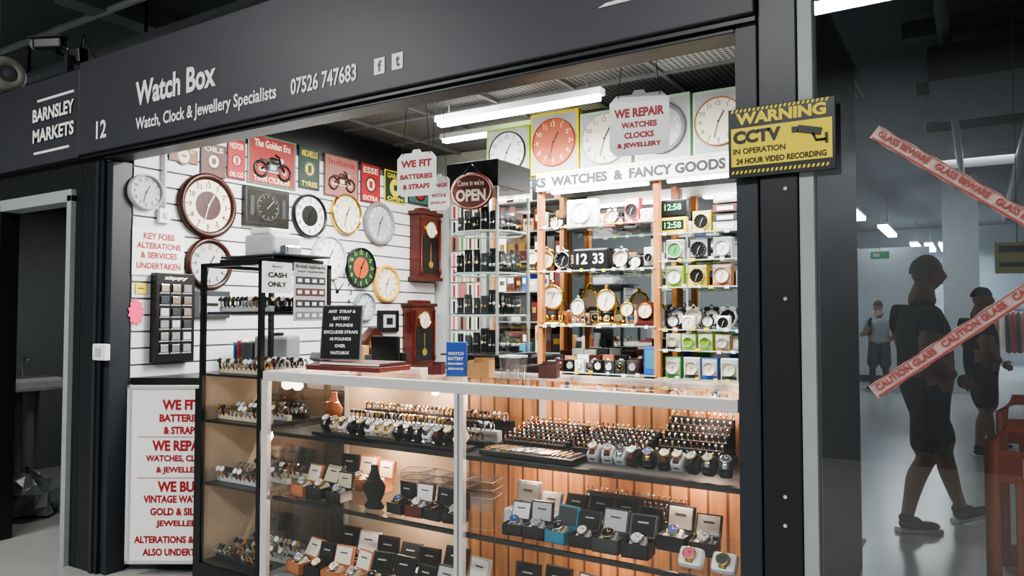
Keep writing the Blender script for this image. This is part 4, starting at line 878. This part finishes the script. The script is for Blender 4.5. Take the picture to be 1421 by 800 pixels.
# orange plastic pedestrian barriers, set behind the pane as part of its reflection
ob_m=mat('orange_barrier_plastic','#b8502e',.5,var=.2,scale=6)
def barrier(x,y,yaw):
    q=Bld('pedestrian_barrier',at(x,y,0,yaw)); L=1.1
    q.tube([(0,0,.08),(0,0,.95),(.06,0,1.02),(L-.06,0,1.02),(L,0,.95),(L,0,.08)],.03,ob_m,10)
    q.box((L/2,0,.84),(L,.03,.14),ob_m,.01); q.box((L/2,-.017,.84),(L*.8,.003,.08),mat('reflective_strip','#c9b9b0',.3)); q.box((L/2,0,.14),(L,.03,.12),ob_m,.01)
    for i in range(1,11): q.box((L*i/11,0,.48),(.03,.025,.6),ob_m,.005)
    for xx in (.12,L-.12): q.box((xx,0,.03),(.09,.55,.05),ob_m,.015)
    q.done()
x=onY(1378,700,1.5)[0]; barrier(x,1.5,.12)
x=onY(1392,620,2.6)[0]; barrier(x,2.7,.3)
q=Bld('reflected_warning_sign',fr((onY(1412,358,1.6)[0],1.6,onY(1412,358,1.6)[1]),(.3,-.9,0))); q.box((0,0,0),(.18,.14,.005),mat('dull_yellow','#8a8440',.6),.001); q.box((0,.04,.003),(.15,.03,.001),black); q.box((0,-.03,.003),(.15,.02,.001),black); q.tube([(0,.07,0),(0,1.9,0)],.002,dgrey,4); q.done()  # stands in for the back of a warning sign reflected in the glass
# ------------------------------------------------------------------ upper left: camera, duct
x,z=onY(84,66,.1)
q=Bld('security_camera'); q.M=fr((x,.1,z),(.3,-.95,-.1)); 
q.push(Matrix.Translation((-.08,.03,0))@Matrix.Rotation(math.radians(-80),4,'Y')); q.box((0,0,0),(.075,.075,.2),black,.014); q.box((0,.042,.01),(.085,.008,.24),dgrey,.003); q.lathe((0,0,.1),[(.036,0),(.036,.02),(.02,.021)],mgrey,16); q.pop()
q.tube([(-.03,-.02,0),(.02,-.07,0),(.08,-.09,0),(.12,-.07,0)],.016,black,8); q.box((.14,-.07,0),(.09,.1,.08),black,.01); q.tube([(.17,-.05,.02),(.22,.05,.03),(.26,-.06,.02),(.32,-.14,.0)],.006,black,6)
q.M=Matrix.Identity(4); q.b2((x+.11,.07,zt2-.1),(x+.15,.11,z-.08),dgrey); q.done()
px0,py0=onZ(2,106,3.3)
q=Bld('flexible_duct'); 
for i in range(6):
    q.M=Matrix.Translation((px0-.45+.11*i,py0,3.3))@Matrix.Rotation(math.pi/2,4,'Y'); q.ring((0,0,0),.09,.04,mat('duct_foil','#a8a69e',.5),18,6)
q.M=Matrix.Identity(4); q.tube([(px0-.5,py0,3.3),(px0+.12,py0,3.3)],.08,mgrey,14); q.b2((px0-.12,py0-.02,3.38),(px0-.08,py0+.02,4.2),mgrey); q.done()
q=Bld('ceiling_cable_tray'); q.b2((-9,1.2,3.85),(-3,1.3,3.9),mgrey); q.b2((-9,2.8,3.95),(-2,3.1,4.05),mgrey); q.b2((-6.2,.6,4.0),(-6.0,6,4.12),mgrey); q.tube([(-8,.9,4.0),(-3,1.0,4.05)],.03,lgrey,8)
for x in (-8,-6,-4): q.b2((x,1.24,3.9),(x+.02,1.26,4.2),dgrey)
q.done()
# ------------------------------------------------------------------ hall lighting
def area(x,y,z,sx,sy,e,col=(1,1,1)):
    ld=bpy.data.lights.new('hall_area','AREA'); ld.shape='RECTANGLE'; ld.size=sx; ld.size_y=sy; ld.energy=e; ld.color=col
    o=bpy.data.objects.new('hall_area',ld); o.location=(x,y,z); bpy.context.scene.collection.objects.link(o)
for x,y,e in ((-5,-3.4,190),(-1.2,-4.2,190),(3,-3.5,110),(-7,4.5,230),(4.2,6.5,55),(.2,12,90),(3.5,16,150),(-1,19,150)):
    area(x,y,4.1,1.6,.3,e)
area(-6.2,1.4,2.55,.5,.2,14)
w=bpy.data.worlds.new('world'); bpy.context.scene.world=w; w.use_nodes=True; w.node_tree.nodes['Background'].inputs[0].default_value=(.6,.65,.7,1); w.node_tree.nodes['Background'].inputs[1].default_value=.3
vs_=bpy.context.scene.view_settings; vs_.view_transform='AgX'
try: vs_.look='AgX - Medium High Contrast'
except Exception: pass
vs_.exposure=.08
